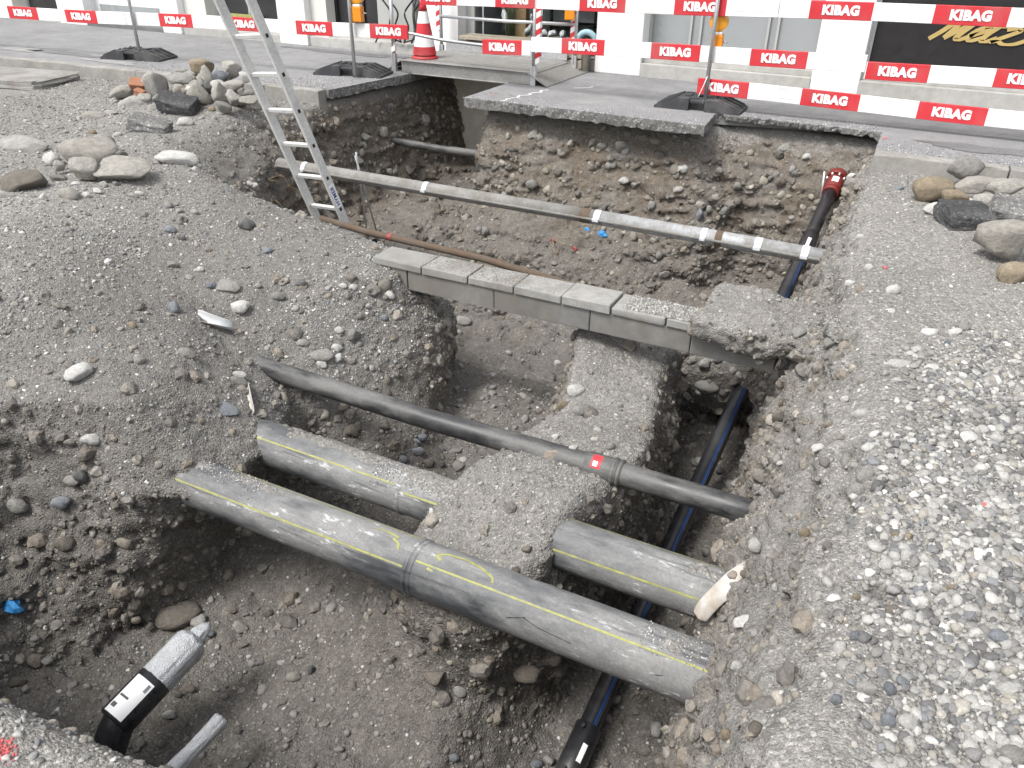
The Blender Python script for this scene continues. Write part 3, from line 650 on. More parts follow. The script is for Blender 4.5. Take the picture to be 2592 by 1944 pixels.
outline += jag((-1.74, 7.60), (-.33, 7.58), 46, .035, rs) + jag((-.31, 7.57), (-.30, 6.87), 12, .004, rs) + [(-.30, 6.87), (6.0, 6.87), (6.0, 9.18), (7.5, 9.18), (7.5, 9.35), (-14.8, 9.35)]
# keep the channel open up to the house: drop the closing strip along the house over the channel
pv = slab_mesh('pavement', outline, -.088, 0.0, rs); pv.materials.append(MAT['asphalt']); pv.materials.append(MAT['asphalt_cut'])
tag(link('pavement', pv), kind='structure')

kerb = empty('kerb', (0, 0, 0), kind='structure')
def kerb_stone(x0, y0, x1, y1, z1=.004, dep=.13):
    L = math.hypot(x1 - x0, y1 - y0); bm = bmesh.new(); add_box(bm, .004, L - .004, 0, dep, -.26, z1, .010, 2)
    bmesh.ops.subdivide_edges(bm, edges=[e for e in bm.edges if e.calc_length() > .3], cuts=6)
    for v in bm.verts:
        v.co.y += .008 * math.sin(v.co.x * 13 + x0 * 5) * (v.co.y < .05) + rs.uniform(-.003, .003); v.co.z += rs.uniform(-.003, .003)
    o = link('kerb_stone', bm_mesh(bm, 'kerb_stone'), MAT['kerb'], kerb); o.location = (x0, y0, 0); o.rotation_euler.z = math.atan2(y1 - y0, x1 - x0)
kx = [-14.2, -12.9, -11.6, -10.3, -9.05, -8.0, -7.0, -6.2, -5.5]
ky = lambda x: float(np.interp(x, [-14.5, -10.5, -7.6, -5.5], [6.14, 6.375, 6.575, 6.615]))
for a, b_ in zip(kx[:-1], kx[1:]): kerb_stone(a, ky(a), b_, ky(b_))
for a, b_ in zip([-.30, .62, 1.55, 2.5, 3.4], [.62, 1.55, 2.5, 3.4, 4.3]): kerb_stone(a, 6.745, b_, 6.745)
# sprayed marks
def paint(name, pts, w, z, mat, label, parent=None):
    bm = bmesh.new(); L = []
    for i, p in enumerate(pts):
        q = Vector(pts[min(i + 1, len(pts) - 1)]) - Vector(pts[max(i - 1, 0)]); nrm = Vector((-q.y, q.x)).normalized() * w * rs.uniform(.6, 1.2)
        L.append((bm.verts.new((p[0] + nrm.x, p[1] + nrm.y, z)), bm.verts.new((p[0] - nrm.x, p[1] - nrm.y, z))))
    for a, b_ in zip(L[:-1], L[1:]): bm.faces.new((a[0], a[1], b_[1], b_[0]))
    bmesh.ops.recalc_face_normals(bm, faces=bm.faces[:])
    o = link(name, bm_mesh(bm, name), mat); tag(o, label, 'marking'); return o
pts = [(-3.69 + (rs.uniform(-.02, .02)), 7.11 + .035 * i) for i in range(24)]
pts = [(-3.70 + .022 * math.sin(i * .83) + .012 * math.sin(i * 2.1 + 1) + .0045 * i + rs.uniform(-.006, .006), 7.11 + .025 * i) for i in range(32)]
paint('painted_line', pts, .011, .004, MAT['spray'], 'wavy white sprayed line on the asphalt before the steel ramp')
paint('painted_dash', [(-3.36, 8.12), (-3.30, 8.16), (-3.24, 8.22), (-3.22, 8.30)], .010, .004, MAT['spray'], 'short white sprayed curl beside the ramp flap')
paint('painted_dot', [(-3.93, 7.36), (-3.90, 7.37)], .014, .004, MAT['redspray'], 'small red sprayed dot on the overhanging asphalt slab')
paint('painted_tick', [(-.285, 7.30), (-.262, 7.36), (-.27, 7.42)], .010, .004, MAT['redspray'], 'red sprayed tick at the asphalt cut corner')
# dark damp patches on the asphalt
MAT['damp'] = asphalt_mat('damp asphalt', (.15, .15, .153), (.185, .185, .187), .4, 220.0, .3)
MAT['patch'] = asphalt_mat('old asphalt patch', (.12, .12, .123), (.15, .15, .152), .4, 200.0, .3)
MAT['pale_patch'] = asphalt_mat('pale concrete patch', (.26, .258, .25), (.31, .308, .30), .4, 200.0, .3)
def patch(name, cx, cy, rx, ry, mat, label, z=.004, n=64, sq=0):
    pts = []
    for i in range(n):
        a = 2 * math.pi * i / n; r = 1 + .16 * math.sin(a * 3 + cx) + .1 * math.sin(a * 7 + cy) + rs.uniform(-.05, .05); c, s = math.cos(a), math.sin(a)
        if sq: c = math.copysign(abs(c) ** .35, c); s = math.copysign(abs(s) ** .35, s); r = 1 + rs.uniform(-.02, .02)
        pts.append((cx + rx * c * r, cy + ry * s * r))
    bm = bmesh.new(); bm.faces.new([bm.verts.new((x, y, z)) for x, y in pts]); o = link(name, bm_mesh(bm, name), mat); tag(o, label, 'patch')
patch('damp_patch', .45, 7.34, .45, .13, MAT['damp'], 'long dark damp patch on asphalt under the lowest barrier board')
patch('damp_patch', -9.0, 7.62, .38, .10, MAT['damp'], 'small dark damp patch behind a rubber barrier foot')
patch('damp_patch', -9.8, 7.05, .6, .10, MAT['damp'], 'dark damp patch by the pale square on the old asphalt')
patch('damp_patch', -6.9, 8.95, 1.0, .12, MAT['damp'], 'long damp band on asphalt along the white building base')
patch('pale_patch', -10.55, 6.98, .32, .12, MAT['pale_patch'], 'pale square patch in the old asphalt by the kerb', sq=1)
patch('pale_patch', -8.75, 6.86, .45, .09, MAT['pale_patch'], 'pale worn strip of asphalt beside the rubber foot')

# ---- the shop building across the pavement
bld = empty('shop_building', (0, 9.3, 0), label='white rendered shop building with pillars, grey windows and black sign panel', cat='building')
def bpart(name, x0, x1, y0, y1, z0, z1, mat, parent=None, bevel=0.0):
    o = box(name, x0, x1, y0 - 9.3, y1 - 9.3, z0, z1, mat, parent or bld, bevel)
    return o
bpart('upper_wall', -15, 5, 9.22, 9.8, 2.35, 4.6, MAT['render'])
bpart('foundation', -5.9, -3.7, 9.02, 9.75, -1.6, -.03, MAT['foundation'])
def pillar(x0, x1, fx=None):
    o = bpart('pillar', x0, x1, 9.20, 9.7, 0.0, 2.35, MAT['render'], bevel=.012); return o
for a, b_ in ((-12.72, -12.10), (-10.45, -10.08), (-8.22, -7.74), (-5.92, -5.38), (-3.57, -3.02), (-1.17, -.70)):
    pillar(a, b_)
for a, b_ in ((-10.08, -9.65), (-7.74, -7.47)): bpart('recess_wall', a, b_, 9.32, 9.7, 0.0, 2.35, MAT['cream'])
bpart('end_wall', -15, -13.9, 9.26, 9.7, 0, 2.35, MAT['cream'])
def plinth(x0, x1, z=.14, y=9.19):
    bm = bmesh.new(); add_box(bm, x0, x1, y - 9.3, 9.66 - 9.3, -.02, z, .008); link('plinth', bm_mesh(bm, 'plinth'), MAT['plinth'], bld)
plinth(-10.08, -8.22, .10, 9.24); plinth(-7.74, -5.92, .12, 9.24); plinth(-5.38, -3.57, .12, 9.30)
plinth(-3.02, -1.17, .14); plinth(-.70, 5.0, .15)
bpart('plinth_step', -3.02, -1.17, 9.27, 9.66, .14, .20, MAT['plinth'], bevel=.006); bpart('plinth_step', -.70, 5.0, 9.27, 9.66, .15, .21, MAT['plinth'], bevel=.006)
plinth(-13.9, -12.72, .10, 9.24)
def window(x0, x1, z0, z1, y, pane, frame='galv', fw=.045, mull=()):
    w = bpart('window', x0 + fw, x1 - fw, y + .03, y + .05, z0 + fw, z1 - fw, MAT[pane])
    for a, b_, c, d in ((x0, x1, z0, z0 + fw), (x0, x1, z1 - fw, z1), (x0, x0 + fw, z0 + fw, z1 - fw), (x1 - fw, x1, z0 + fw, z1 - fw)):
        box('frame', a, b_, y - 9.3, y + .07 - 9.3, c, d, MAT[frame], w)
    for m in mull: box('mullion', m - .012, m + .012, y - 9.3, y + .04 - 9.3, z0 + fw, z1 - fw, MAT[frame], w)
    return w
window(-13.9, -12.72, .10, 2.35, 9.5, 'darkglass', 'greywall'); window(-9.65, -8.22, .10, 2.35, 9.5, 'darkglass', 'greywall', mull=(-9.0,))
window(-7.47, -6.70, .12, 2.35, 9.5, 'darkglass', 'black', mull=(-7.0,))
bpart('wall_panel', -6.70, -6.16, 9.40, 9.7, .12, 2.35, MAT['greywall']); bpart('door', -6.5, -5.5, 10.9, 11.0, .12, 2.35, MAT['greywall']); bpart('side_wall', -6.5, -6.46, 9.7, 10.9, .12, 2.35, MAT['greywall']); bpart('room_floor', -6.46, -5.42, 9.66, 10.9, .05, .119, MAT['plinth'])
window(-3.02, -1.17, .20, 2.35, 9.42, 'shade', 'greywall', .03, mull=(-2.55, -2.44, -1.72, -1.62))
gd = bpart('garage_door', -12.10, -10.45, 9.42, 9.5, .06, 2.35, MAT['white']); box('door_band', -11.98, -10.62, 9.405 - 9.3, 9.419 - 9.3, .16, .30, MAT['shade'], gd)
for z in (.55, .9, 1.25, 1.6, 1.95): box('door_joint', -12.06, -10.49, 9.414 - 9.3, 9.419 - 9.3, z, z + .012, MAT['greywall'], gd)
bpart('threshold', -12.10, -10.45, 9.20, 9.55, -.02, .055, MAT['damp'])
box('yellow_crate', -9.35, -8.75, 9.44 - 9.3, 9.49 - 9.3, .16, .30, MAT['yellow'], bld)
# black sign panel with gold script
sg = bpart('sign_panel', -.70, 5.0, 9.34, 9.6, .21, 2.35, MAT['black']); bpart('panel_edge', -.70, -.66, 9.315, 9.338, .21, 2.35, MAT['galv'])
def ribbon(name, strokes, w, y, mat, parent, lean=0.25):
    bm = bmesh.new(); nst = 0
    for st in strokes:
        yy = y - .0008 * nst; nst += 1
        P = [Vector((p[0], p[1])) for p in st]; F = []
        for i in range(len(P) - 1):          # Catmull-Rom
            p0, p1, p2, p3 = P[max(i - 1, 0)], P[i], P[i + 1], P[min(i + 2, len(P) - 1)]
            for k in range(6):
                t = k / 6; F.append(.5 * ((2 * p1) + (p2 - p0) * t + (2 * p0 - 5 * p1 + 4 * p2 - p3) * t * t + (3 * p1 - p0 - 3 * p2 + p3) * t ** 3))
        F.append(P[-1]); L = []
        for i, p in enumerate(F):
            d = F[min(i + 1, len(F) - 1)] - F[max(i - 1, 0)]; n = Vector((-d.y, d.x)).normalized()
            ww = w * (.55 + .75 * abs(d.normalized().y)); L.append((bm.verts.new((p.x + n.x * ww, yy, p.y + n.y * ww)), bm.verts.new((p.x - n.x * ww, yy, p.y - n.y * ww))))
        for a, b_ in zip(L[:-1], L[1:]): bm.faces.new((a[0], a[1], b_[1], b_[0]))
    bmesh.ops.recalc_face_normals(bm, faces=bm.faces[:]); return link(name, bm_mesh(bm, name), mat, parent)
u = .036; X0, Z0 = -.17, .565
def L_(pts, dx): return [(X0 + dx + p[0] * u * 3.4 + p[1] * u * .9 * 2, Z0 + p[1] * u * 2) for p in pts]
ribbon('lettering', [L_([(0, 0), (.3, 1.2), (.55, 3.2)], 0), L_([(.55, 3.2), (.9, 1.5), (.95, .2)], 0), L_([(.95, .2), (1.5, 1.8), (1.95, 3.2)], 0), L_([(1.95, 3.2), (1.75, 1.4), (1.75, .3), (2.1, .1), (2.5, .6)], 0),
     L_([(2.5, .6), (3.1, 1.3), (3.0, 1.8), (2.6, 1.5), (2.5, .6), (2.9, .05), (3.5, .6)], 0), L_([(3.9, 3.0), (3.55, 1.2), (3.6, .2), (4.0, .1), (4.4, .6)], 0), L_([(3.2, 1.9), (4.5, 2.0)], 0),
     L_([(4.4, 1.6), (4.9, 1.8), (5.3, 1.6), (4.9, .9), (4.3, .1), (4.7, .2), (5.3, -.1), (6.0, .0), (6.5, .6)], 0)], .020, 9.333 - 9.3, MAT['gold'], sg)
# display window of the curio shop: open room with glass
shop = bpart('shop_room', -5.38, -3.57, 10.5, 10.6, .12, 2.35, MAT['greywall'])
bpart('side_wall', -5.40, -5.385, 9.7, 10.5, .12, 2.35, MAT['greywall']); bpart('side_wall', -3.565, -3.55, 9.7, 10.5, .12, 2.35, MAT['timber'])
bpart('room_floor', -5.38, -3.57, 9.66, 10.5, .05, .12, MAT['wood']); bpart('ceiling', -5.38, -3.57, 9.5, 10.5, 2.3, 2.35, MAT['greywall'])
gl = NB('window glass'); gl.b.inputs['Transmission Weight'].default_value = 1.0; gl.b.inputs['IOR'].default_value = 1.08
MAT['glass'] = gl.done((.93, .95, .95), .02)
sw = bpart('window', -5.26, -3.60, 9.44, 9.446, .16, 2.3, MAT['glass'])
for a, b_ in ((-5.38, -5.26), (-3.60, -3.575)): box('frame', a, b_, 9.40 - 9.3, 9.5 - 9.3, .12, 2.3, MAT['greywall'], sw)
box('mullion', -5.16, -5.14, 9.42 - 9.3, 9.435 - 9.3, .16, 2.3, MAT['galv'], sw)
bpart('back_shelf', -4.75, -3.7, 10.2, 10.48, .62, .65, MAT['darkglass']); bpart('back_shelf', -4.75, -3.7, 10.2, 10.48, .35, .38, MAT['darkglass'])
for x in (-4.6, -4.3, -4.0, -3.8): bpart('shelf_post', x, x + .03, 10.2, 10.23, .12, .9, MAT['darkglass'])
bpart('timber_post', -4.98, -4.80, 9.9, 10.0, .12, 2.3, MAT['timber'])

# ---------------------------------------------------------------- things in and before the shop window
st = empty('wooden_step', (-4.4, 9.10, 0), label='weathered wooden step platform below the shop window', cat='step')
box('step_top', -.84, .78, -.12, .16, .27, .31, MAT['wood'], st, .004)
for z0, z1 in ((.16, .25), (.05, .14)): box('plank', -.80, .74, -.09, -.06, z0, z1, MAT['wood'], st, .004)
for x in (-.78, 0, .70): box('leg', x, x + .05, -.05, .14, 0.0, .27, MAT['wood'], st)
def heron(loc, rz, s, label):
    h = empty('heron_figure', loc, (0, 0, rz), label=label, cat='figurine', group='bird figures in the shop window')
    tube('body', [(-.09 * s, 0, .16 * s), (-.05 * s, 0, .20 * s), (.02 * s, 0, .25 * s), (.05 * s, 0, .30 * s)], [.008 * s, .035 * s, .04 * s, .018 * s], MAT['heron'], h, 10)
    tube('neck', [(.05 * s, 0, .29 * s), (.07 * s, 0, .34 * s), (.035 * s, 0, .40 * s), (.05 * s, 0, .45 * s)], [.018 * s, .012 * s, .011 * s, .016 * s], MAT['heron'], h, 8)
    tube('beak', [(.05 * s, 0, .452 * s), (.14 * s, 0, .44 * s)], [.010 * s, .002 * s], MAT['darkst'], h, 6)
    for y in (-.015, .015): tube('leg', [(0, y * s, 0), (0, y * s, .2 * s)], .005 * s, MAT['darkst'], h, 6)
heron((-4.98, 9.66, .26), 2.2, .95, 'white heron figure standing against dry grass behind the shop glass')
heron((-4.62, 9.62, .17), -.3, .8, 'white heron figure with dark beak beside the timber post')
pl = empty('grass_bundle', (-5.0, 9.85, .12), label='bundle of upright dry grass stalks behind the shop glass', cat='plant')
for i in range(26):
    a = rs.uniform(-.07, .07); b_ = rs.uniform(-.05, .05)
    tube('stalk', [(a * .6, b_ * .6, 0), (a, b_, .35), (a * 2.2, b_ * 2, .62)], [.005, .004, .001], MAT['plant'], pl, 5)
ring = bpy.data.meshes.new('lifebuoy'); bm = bmesh.new()
n1, n2 = 28, 10; vs = [[bm.verts.new(((.115 + .035 * math.cos(2 * math.pi * j / n2)) * math.cos(2 * math.pi * i / n1), .035 * math.sin(2 * math.pi * j / n2), (.115 + .035 * math.cos(2 * math.pi * j / n2)) * math.sin(2 * math.pi * i / n1))) for j in range(n2)] for i in range(n1)]
for i in range(n1):
    for j in range(n2): bm.faces.new((vs[i][j], vs[(i + 1) % n1][j], vs[(i + 1) % n1][(j + 1) % n2], vs[i][(j + 1) % n2]))
bmesh.ops.recalc_face_normals(bm, faces=bm.faces[:]); bm.to_mesh(ring); bm.free()
lb = link('lifebuoy', ring, MAT['ring'], smooth=True); lb.location = (-3.73, 9.32, .29); tag(lb, 'pale blue lifebuoy leaning beside the shop window', 'lifebuoy')
for i, (x, m) in enumerate(((-4.02, 'slate'), (-3.92, 'ring'))):
    o = tube('jar', [(0, 0, 0), (0, 0, .07), (0, 0, .075), (0, 0, .09)], [.03, .03, .022, .022], MAT[m], None, 12); o.location = (x, 9.62, .12 + .17); tag(o, ('dark blue' if i == 0 else 'pale green') + ' jar on the shop window board', 'jar', 'jars in the shop window')
bd = box('display_board', -4.6, -3.62, 9.52, 9.72, .12, .288, MAT['wood']); tag(bd, 'low wooden display board inside the shop window', 'board')
for i in range(3):
    o = tube('shell', [(-.06, 0, 0), (-.03, 0, .03), (.02, 0, .035), (.07, 0, .01)], [.01, .035, .04, .008], MAT['heron'], None, 10); o.location = (-4.42 + .13 * i, 9.6, .30); o.rotation_euler.z = i * .9; tag(o, 'pale shell lying on the wooden display board', 'shell', 'shells in the shop window')
# wrought iron rack and the bicycle before the grey panel
ir = empty('iron_rack', (-6.2, 9.2, .12), label='black wrought iron scroll rack before the grey wall panel', cat='rack')
for s in (-1, 1):
    for k in range(2):
        pts = [(s * (.02 + .10 * k), .02 * k, .02), (s * (.10 + .1 * k), .02 * k, .20), (s * (.05 + .12 * k), .02 * k, .36), (s * (.16 + .12 * k), .02 * k, .50), (s * (.28 + .1 * k), .02 * k, .62)]
        P = [Vector(p) for p in pts]; F = []
        for i in range(len(P) - 1):
            p0, p1, p2, p3 = P[max(i - 1, 0)], P[i], P[i + 1], P[min(i + 2, len(P) - 1)]
            for q in range(5):
                t = q / 5; F.append(.5 * ((2 * p1) + (p2 - p0) * t + (2 * p0 - 5 * p1 + 4 * p2 - p3) * t * t + (3 * p1 - p0 - 3 * p2 + p3) * t ** 3))
        tube('scroll', F + [P[-1]], .011, MAT['black'], ir, 6)
    tube('foot_bar', [(s * .04, 0, .03), (s * .34, .0, .12), (s * .42, 0, -.0)], .010, MAT['black'], ir, 6)
bi = empty('bicycle', (-6.02, 9.45, .12), (0, 0, -1.62), label='black bicycle parked in the doorway behind the traffic cone', cat='bicycle')
def wheel(x):
    w = empty('wheel'); w.parent = bi; w.location = (x, 0, .34); R_ = .33
    for nm, rr, rad, m in (('tyre', R_, .018, 'rubber'), ('rim', R_ - .03, .010, 'galv')):
        tube(nm, [(rr * math.cos(2 * math.pi * i / 28), 0, rr * math.sin(2 * math.pi * i / 28)) for i in range(29)], rad, MAT[m], w, 8, cap=False)
    for i in range(12): tube('spoke', [(0, 0, 0), (R_ * .92 * math.cos(i * math.pi / 6), 0, R_ * .92 * math.sin(i * math.pi / 6))], .0015, MAT['galv'], w, 4)
wheel(-.1); wheel(-1.05)
tube('frame_tube', [(-1.05, 0, .34), (-.62, 0, .30), (-.25, 0, .75), (-.85, 0, .78), (-.62, 0, .30)], .014, MAT['black'], bi, 8); tube('fork', [(-.1, 0, .34), (-.25, 0, .78), (-.28, 0, .98)], .012, MAT['black'], bi, 8)
tube('handlebar', [(-.28, -.26, 1.0), (-.28, 0, .98), (-.28, .20, 1.0)], .012, MAT['galv'], bi, 8); box('saddle', -.95, -.72, -.07, .07, .92, .98, MAT['black'], bi, .02)
tube('seat_post', [(-.85, 0, .78), (-.86, 0, .93)], .012, MAT['galv'], bi, 8)

# ---------------------------------------------------------------- lettering
def text_mesh(txt, size, offset, name, depth=.0012):
    cu = bpy.data.curves.new(name, 'FONT'); cu.body = txt; cu.size = size; cu.offset = offset; cu.align_x = 'CENTER'; cu.align_y = 'CENTER'; cu.resolution_u = 3; cu.space_character = 1.08; cu.extrude = depth
    o = bpy.data.objects.new(name, cu); col.objects.link(o); dg = bpy.context.evaluated_depsgraph_get(); dg.update()
    me = bpy.data.meshes.new_from_object(o.evaluated_get(dg)); bpy.data.objects.remove(o); me.name = name; me.materials.clear(); me.materials.append(MAT['letter']); return me
KIB = text_mesh('KIBAG', .102, .0062, 'kibag lettering')
# ---------------------------------------------------------------- barrier boards
def board(name, org, rz, s0, s1, z0, slope, reds, label, group, h=.137, t=.022, stickers=()):
    """org = point where s=0; z0 = centre height at s=0"""
    e = empty('barrier_board', org, (0, 0, rz), label=label, cat='barrier board', group=group)
    pitch = -math.atan(slope); z = lambda s: z0 + slope * s
    def seg(nm, a, b_, pr, m, pt=e):
        bm = bmesh.new(); add_box(bm, a, b_, -pr, t + pr, -h / 2 - pr, h / 2 + pr, .003, 1)
        es = [e_ for e_ in bm.edges if abs(e_.verts[0].co.x - e_.verts[1].co.x) > .15]; bmesh.ops.subdivide_edges(bm, edges=es, cuts=max(1, int((b_ - a) / .22)))
        for v in bm.verts: v.co.z += z(v.co.x) - .005 * math.sin(v.co.x * 1.9 + z0 * 7); v.co.y += .006 * math.sin(v.co.x * 1.3 + z0 * 11)
        return link(nm, bm_mesh(bm, nm), m, pt)
    seg('plank', s0, s1, 0.0, MAT['white'])
    for a, b_ in reds:
        r = seg('red_panel', a, b_, .0012, MAT['red'])
        l = link('lettering', KIB, None, r); c = (a + b_) / 2; l.location = (c, -.0045 + .006 * math.sin(c * 1.3 + z0 * 11), z(c) - .005 * math.sin(c * 1.9 + z0 * 7)); l.rotation_euler = (math.pi / 2, pitch, 0); l.scale = (.95, .95, 1)
    for a, b_ in stickers:
        c = (a + b_) / 2; o = box('sticker', a, b_, -.0012 + .006 * math.sin(c * 1.3 + z0 * 11), .004, z(c) - .028, z(c) + .028, MAT['sticker'], e)
    return e
MAT['sticker'] = plain('faded sticker', (.76, .76, .76), .6, var=.02)
YB = 7.735; G1 = 'red and white boards of the barrier beside the steel ramp'; G2 = 'red and white boards of the barrier behind the rubble pile'
def rb(s0, s1, zc, sl, reds, label, st=()): board('b', (0, YB, 0), 0, s0, s1, zc, sl, reds, label, G1, stickers=st)
rb(-4.97, -3.645, .905, .0195, [(-4.97, -4.53), (-4.09, -3.65)], 'short top barrier board crossing before the traffic cone')
rb(-3.64, -1.352, .905, .0195, [(-3.19, -2.73), (-2.27, -1.80)], 'top barrier board between the cone board and the grey windows', [(-1.72, -1.42)])
rb(-1.348, 1.72, .905, .0195, [(-1.10, -.60), (-.15, .38), (.84, 1.32)], 'top barrier board in front of the black sign panel', [(-1.32, -1.16), (-.5, -.24)])
rb(-4.24, -3.692, .517, .03, [(-4.24, -3.79)], 'short middle barrier board in front of the ramp handrail')
rb(-3.688, -.565, .517, .0200, [(-3.36, -2.91), (-2.45, -1.98), (-1.53, -1.04)], 'middle barrier board running past the white pillars', [(-2.8, -2.55), (-1.9, -1.64), (-.96, -.66)])
rb(-.56, 1.72, .462, .012, [(-.555, -.07), (.40, .88), (1.36, 1.715)], 'middle barrier board under the black sign panel', [(.03, .30)])
rb(-1.97, 1.72, .178, -.0115, [(-1.97, -1.50), (-1.04, -.55), (-.09, .43), (.92, 1.40)], 'lowest barrier board just above the asphalt', [(-1.42, -1.12)])
aL = math.atan2(.1144, .9934)
def lbd(s0, s1, reds, label): board('b', (-8.509 - .1144 * .02, 7.127 + .03, 0), aL, s0, s1, .455, .0085, reds, label, G2)
lbd(-3.4, -.182, [(-3.0, -2.5), (-2.03, -1.54), (-1.10, -.61)], 'barrier board before the garage door and dark window')
lbd(-.178, 3.51, [(.31, .78), (1.24, 1.70), (2.15, 2.61), (3.06, 3.51)], 'barrier board passing behind the ladder')
# ---------------------------------------------------------------- barrier feet, posts and lamps
def foot(loc, rz, label):
    f = empty('ballast_block', loc, (0, 0, rz), label=label, cat='ballast block', group='black rubber barrier feet')
    bm = bmesh.new(); prof = [(-.40, 0), (-.40, .022), (-.385, .03), (-.20, .098), (-.18, .104), (.18, .104), (.20, .098), (.385, .03), (.40, .022), (.40, 0)]
    def slab(y0, y1, pr=prof):
        a = [bm.verts.new((p[0], y0, p[1])) for p in pr]; b_ = [bm.verts.new((p[0], y1, p[1])) for p in pr]; bm.faces.new(a); bm.faces.new(b_)
        for i in range(len(pr)): j = (i + 1) % len(pr); bm.faces.new((a[i], a[j], b_[j], b_[i]))
    slab(-.12, .12)
    left = [(-.40, 0), (-.40, .022), (-.385, .03), (-.20, .098), (-.18, .104), (-.075, .104), (-.075, 0)]; rgt = [(-p[0], p[1]) for p in left]
    for pr in (left, rgt): slab(-.19, -.1202, pr); slab(.1202, .19, pr)
    bmesh.ops.recalc_face_normals(bm, faces=bm.faces[:]); link('rubber_body', bm_mesh(bm, 'rubber_body'), MAT['rubber'], f)
    for s in (-1, 1):
        for y in (-.15, -.05, .05, .15):
            bm = bmesh.new(); q = [(s * .385, .032), (s * .20, .100), (s * .20, .112), (s * .37, .050)]
            a = [bm.verts.new((p[0], y - .012, p[1])) for p in q]; b_ = [bm.verts.new((p[0], y + .012, p[1])) for p in q]; bm.faces.new(a); bm.faces.new(b_)
            for i in range(4): j = (i + 1) % 4; bm.faces.new((a[i], a[j], b_[j], b_[i]))
            bmesh.ops.recalc_face_normals(bm, faces=bm.faces[:]); link('rib', bm_mesh(bm, 'rib'), MAT['rubber'], f)
    tube('socket', [(0, 0, .10), (0, 0, .118)], .034, MAT['rubber'], f, 14); box('grip', -.07, .07, -.185, -.14, .07, .098, MAT['rubber'], f, .008)
    for x in (-.12, .12): box('lug', x - .03, x + .03, -.06, .06, .103, .116, MAT['rubber'], f, .004)
    return f
foot((-1.93, 7.80, 0), .02, 'black rubber barrier foot on the corner of the overhanging asphalt slab')
foot((-5.84, 7.66, 0), aL + .1, 'black rubber barrier foot beside the steel ramp')
foot((-8.72, 7.24, 0), aL + .12, 'black rubber barrier foot on the pavement behind the rubble pile')
foot((1.55, 7.80, 0), .0, 'black rubber barrier foot under the end of the long boards')
def post(loc, top, rx, ry, label):
    o = tube('barrier_post', [(0, 0, .03), (0, 0, top - .004), (0, 0, top)], [.0185, .0185, .015], MAT['galv'], None, 14); o.location = loc; o.rotation_euler = (rx, ry, 0); tag(o, label, 'post', 'steel barrier posts'); return o
post((-1.875, 7.705, 0), 1.14, 0, 0, 'steel post carrying the three barrier boards by the asphalt corner')
post((-5.655, 7.44, 0), 1.10, 0, 0, 'steel post standing in the rubber foot by the ramp')
post((-8.555, 7.12, 0), 1.15, 0, 0, 'steel post standing in the foot behind the rubble pile')
post((1.55, 7.705, 0), 1.14, 0, 0, 'steel post at the end of the long barrier boards')
tw = tube('cable_tie', [(-1.875, 7.682, .30), (-1.90, 7.684, .22), (-1.93, 7.69, .14), (-1.94, 7.69, .11)], .004, MAT['letter'], None, 6); tag(tw, 'white cable tie hanging at the foot of a barrier post', 'cable tie')
def lamp(loc, rz, label, body='orange', s=1.0):
    l = empty('warning_lamp', loc, (0, 0, rz), label=label, cat='warning lamp', group='orange site warning lamps'); l.scale = (s, s, s)
    box('battery_case', -.055, .055, -.045, .045, -.17, -.02, MAT[body], l, .014); box('collar', -.042, .042, -.035, .035, -.02, .0, MAT['letter'], l, .006)
    bm = bmesh.new(); add_tube(bm, [(0, -.035, .085), (0, -.030, .085), (0, .030, .085), (0, .035, .085)], [.06, .082, .082, .06], 24); link('lens', bm_mesh(bm, 'lens'), MAT['amber'], l); box('handle', -.02, .02, -.02, .02, .165, .19, MAT[body], l, .004)
    tube('screw', [(.056, 0, -.08), (.10, 0, -.085)], .006, MAT['galv'], l, 6)
lamp((-5.60, 7.50, .73), .2, 'orange warning lamp behind the barrier post by the ramp'); lamp((-1.86, 7.80, .665), .1, 'amber warning lamp behind the post before the grey windows', 'orange'); lamp((-3.79, 8.93, .735), .3, 'orange warning lamp on the striped ramp post by the shop')

# ---------------------------------------------------------------- steel trench ramp
rp = empty('steel_ramp', (-4.65, 8.5, 0), label='steel footbridge ramp with tread plate spanning the trench to the shop', cat='ramp')
def rbox(nm, x0, x1, y0, y1, z0, z1, m, pt=None, bev=.002): return box(nm, x0 + 4.65, x1 + 4.65, y0 - 8.5, y1 - 8.5, z0, z1, MAT[m], pt or rp, bev, 1)
def rtube(nm, pts, r, m, n=10, pt=None): return tube(nm, [(p[0] + 4.65, p[1] - 8.5, p[2]) for p in pts], r, MAT[m], pt or rp, n)
dk = rbox('deck', -5.47, -3.85, 8.09, 8.98, .122, .130, 'tread')
bm = bmesh.new()
for i in range(46):
    for j in range(24):
        x = -5.45 + i * .035 + 4.65; y = 8.11 + j * .037 - 8.5; a = .010 if (i + j) % 2 else .004; b_ = .014 - a
        q = [bm.verts.new((x - a, y - .002, .1302)), bm.verts.new((x, y - b_, .1302)), bm.verts.new((x + a, y, .1302)), bm.verts.new((x, y + b_, .1302)), bm.verts.new((x, y, .1335))]
        for k in range(4): bm.faces.new((q[k], q[(k + 1) % 4], q[4]))
tp = link('tread_pattern', bm_mesh(bm, 'tread_pattern'), MAT['tread'], dk); tag(tp, kind='stuff')
rbox('girder', -5.47, -3.80, 8.075, 8.088, -.005, .125, 'rampsteel'); rbox('girder_flange', -5.47, -3.80, 8.045, 8.074, -.012, .000, 'rampsteel'); rbox('girder_flange', -5.47, -3.80, 8.050, 8.0745, .120, .128, 'rampsteel')
rbox('girder', -5.47, -3.80, 8.985, 8.997, -.005, .125, 'rampsteel'); rbox('toe_board', -5.42, -3.82, 8.972, 8.984, .132, .235, 'galv')
for x in (-5.49, -3.83): rbox('end_beam', x, x + .03, 8.10, 8.97, -.005, .12, 'rampsteel')
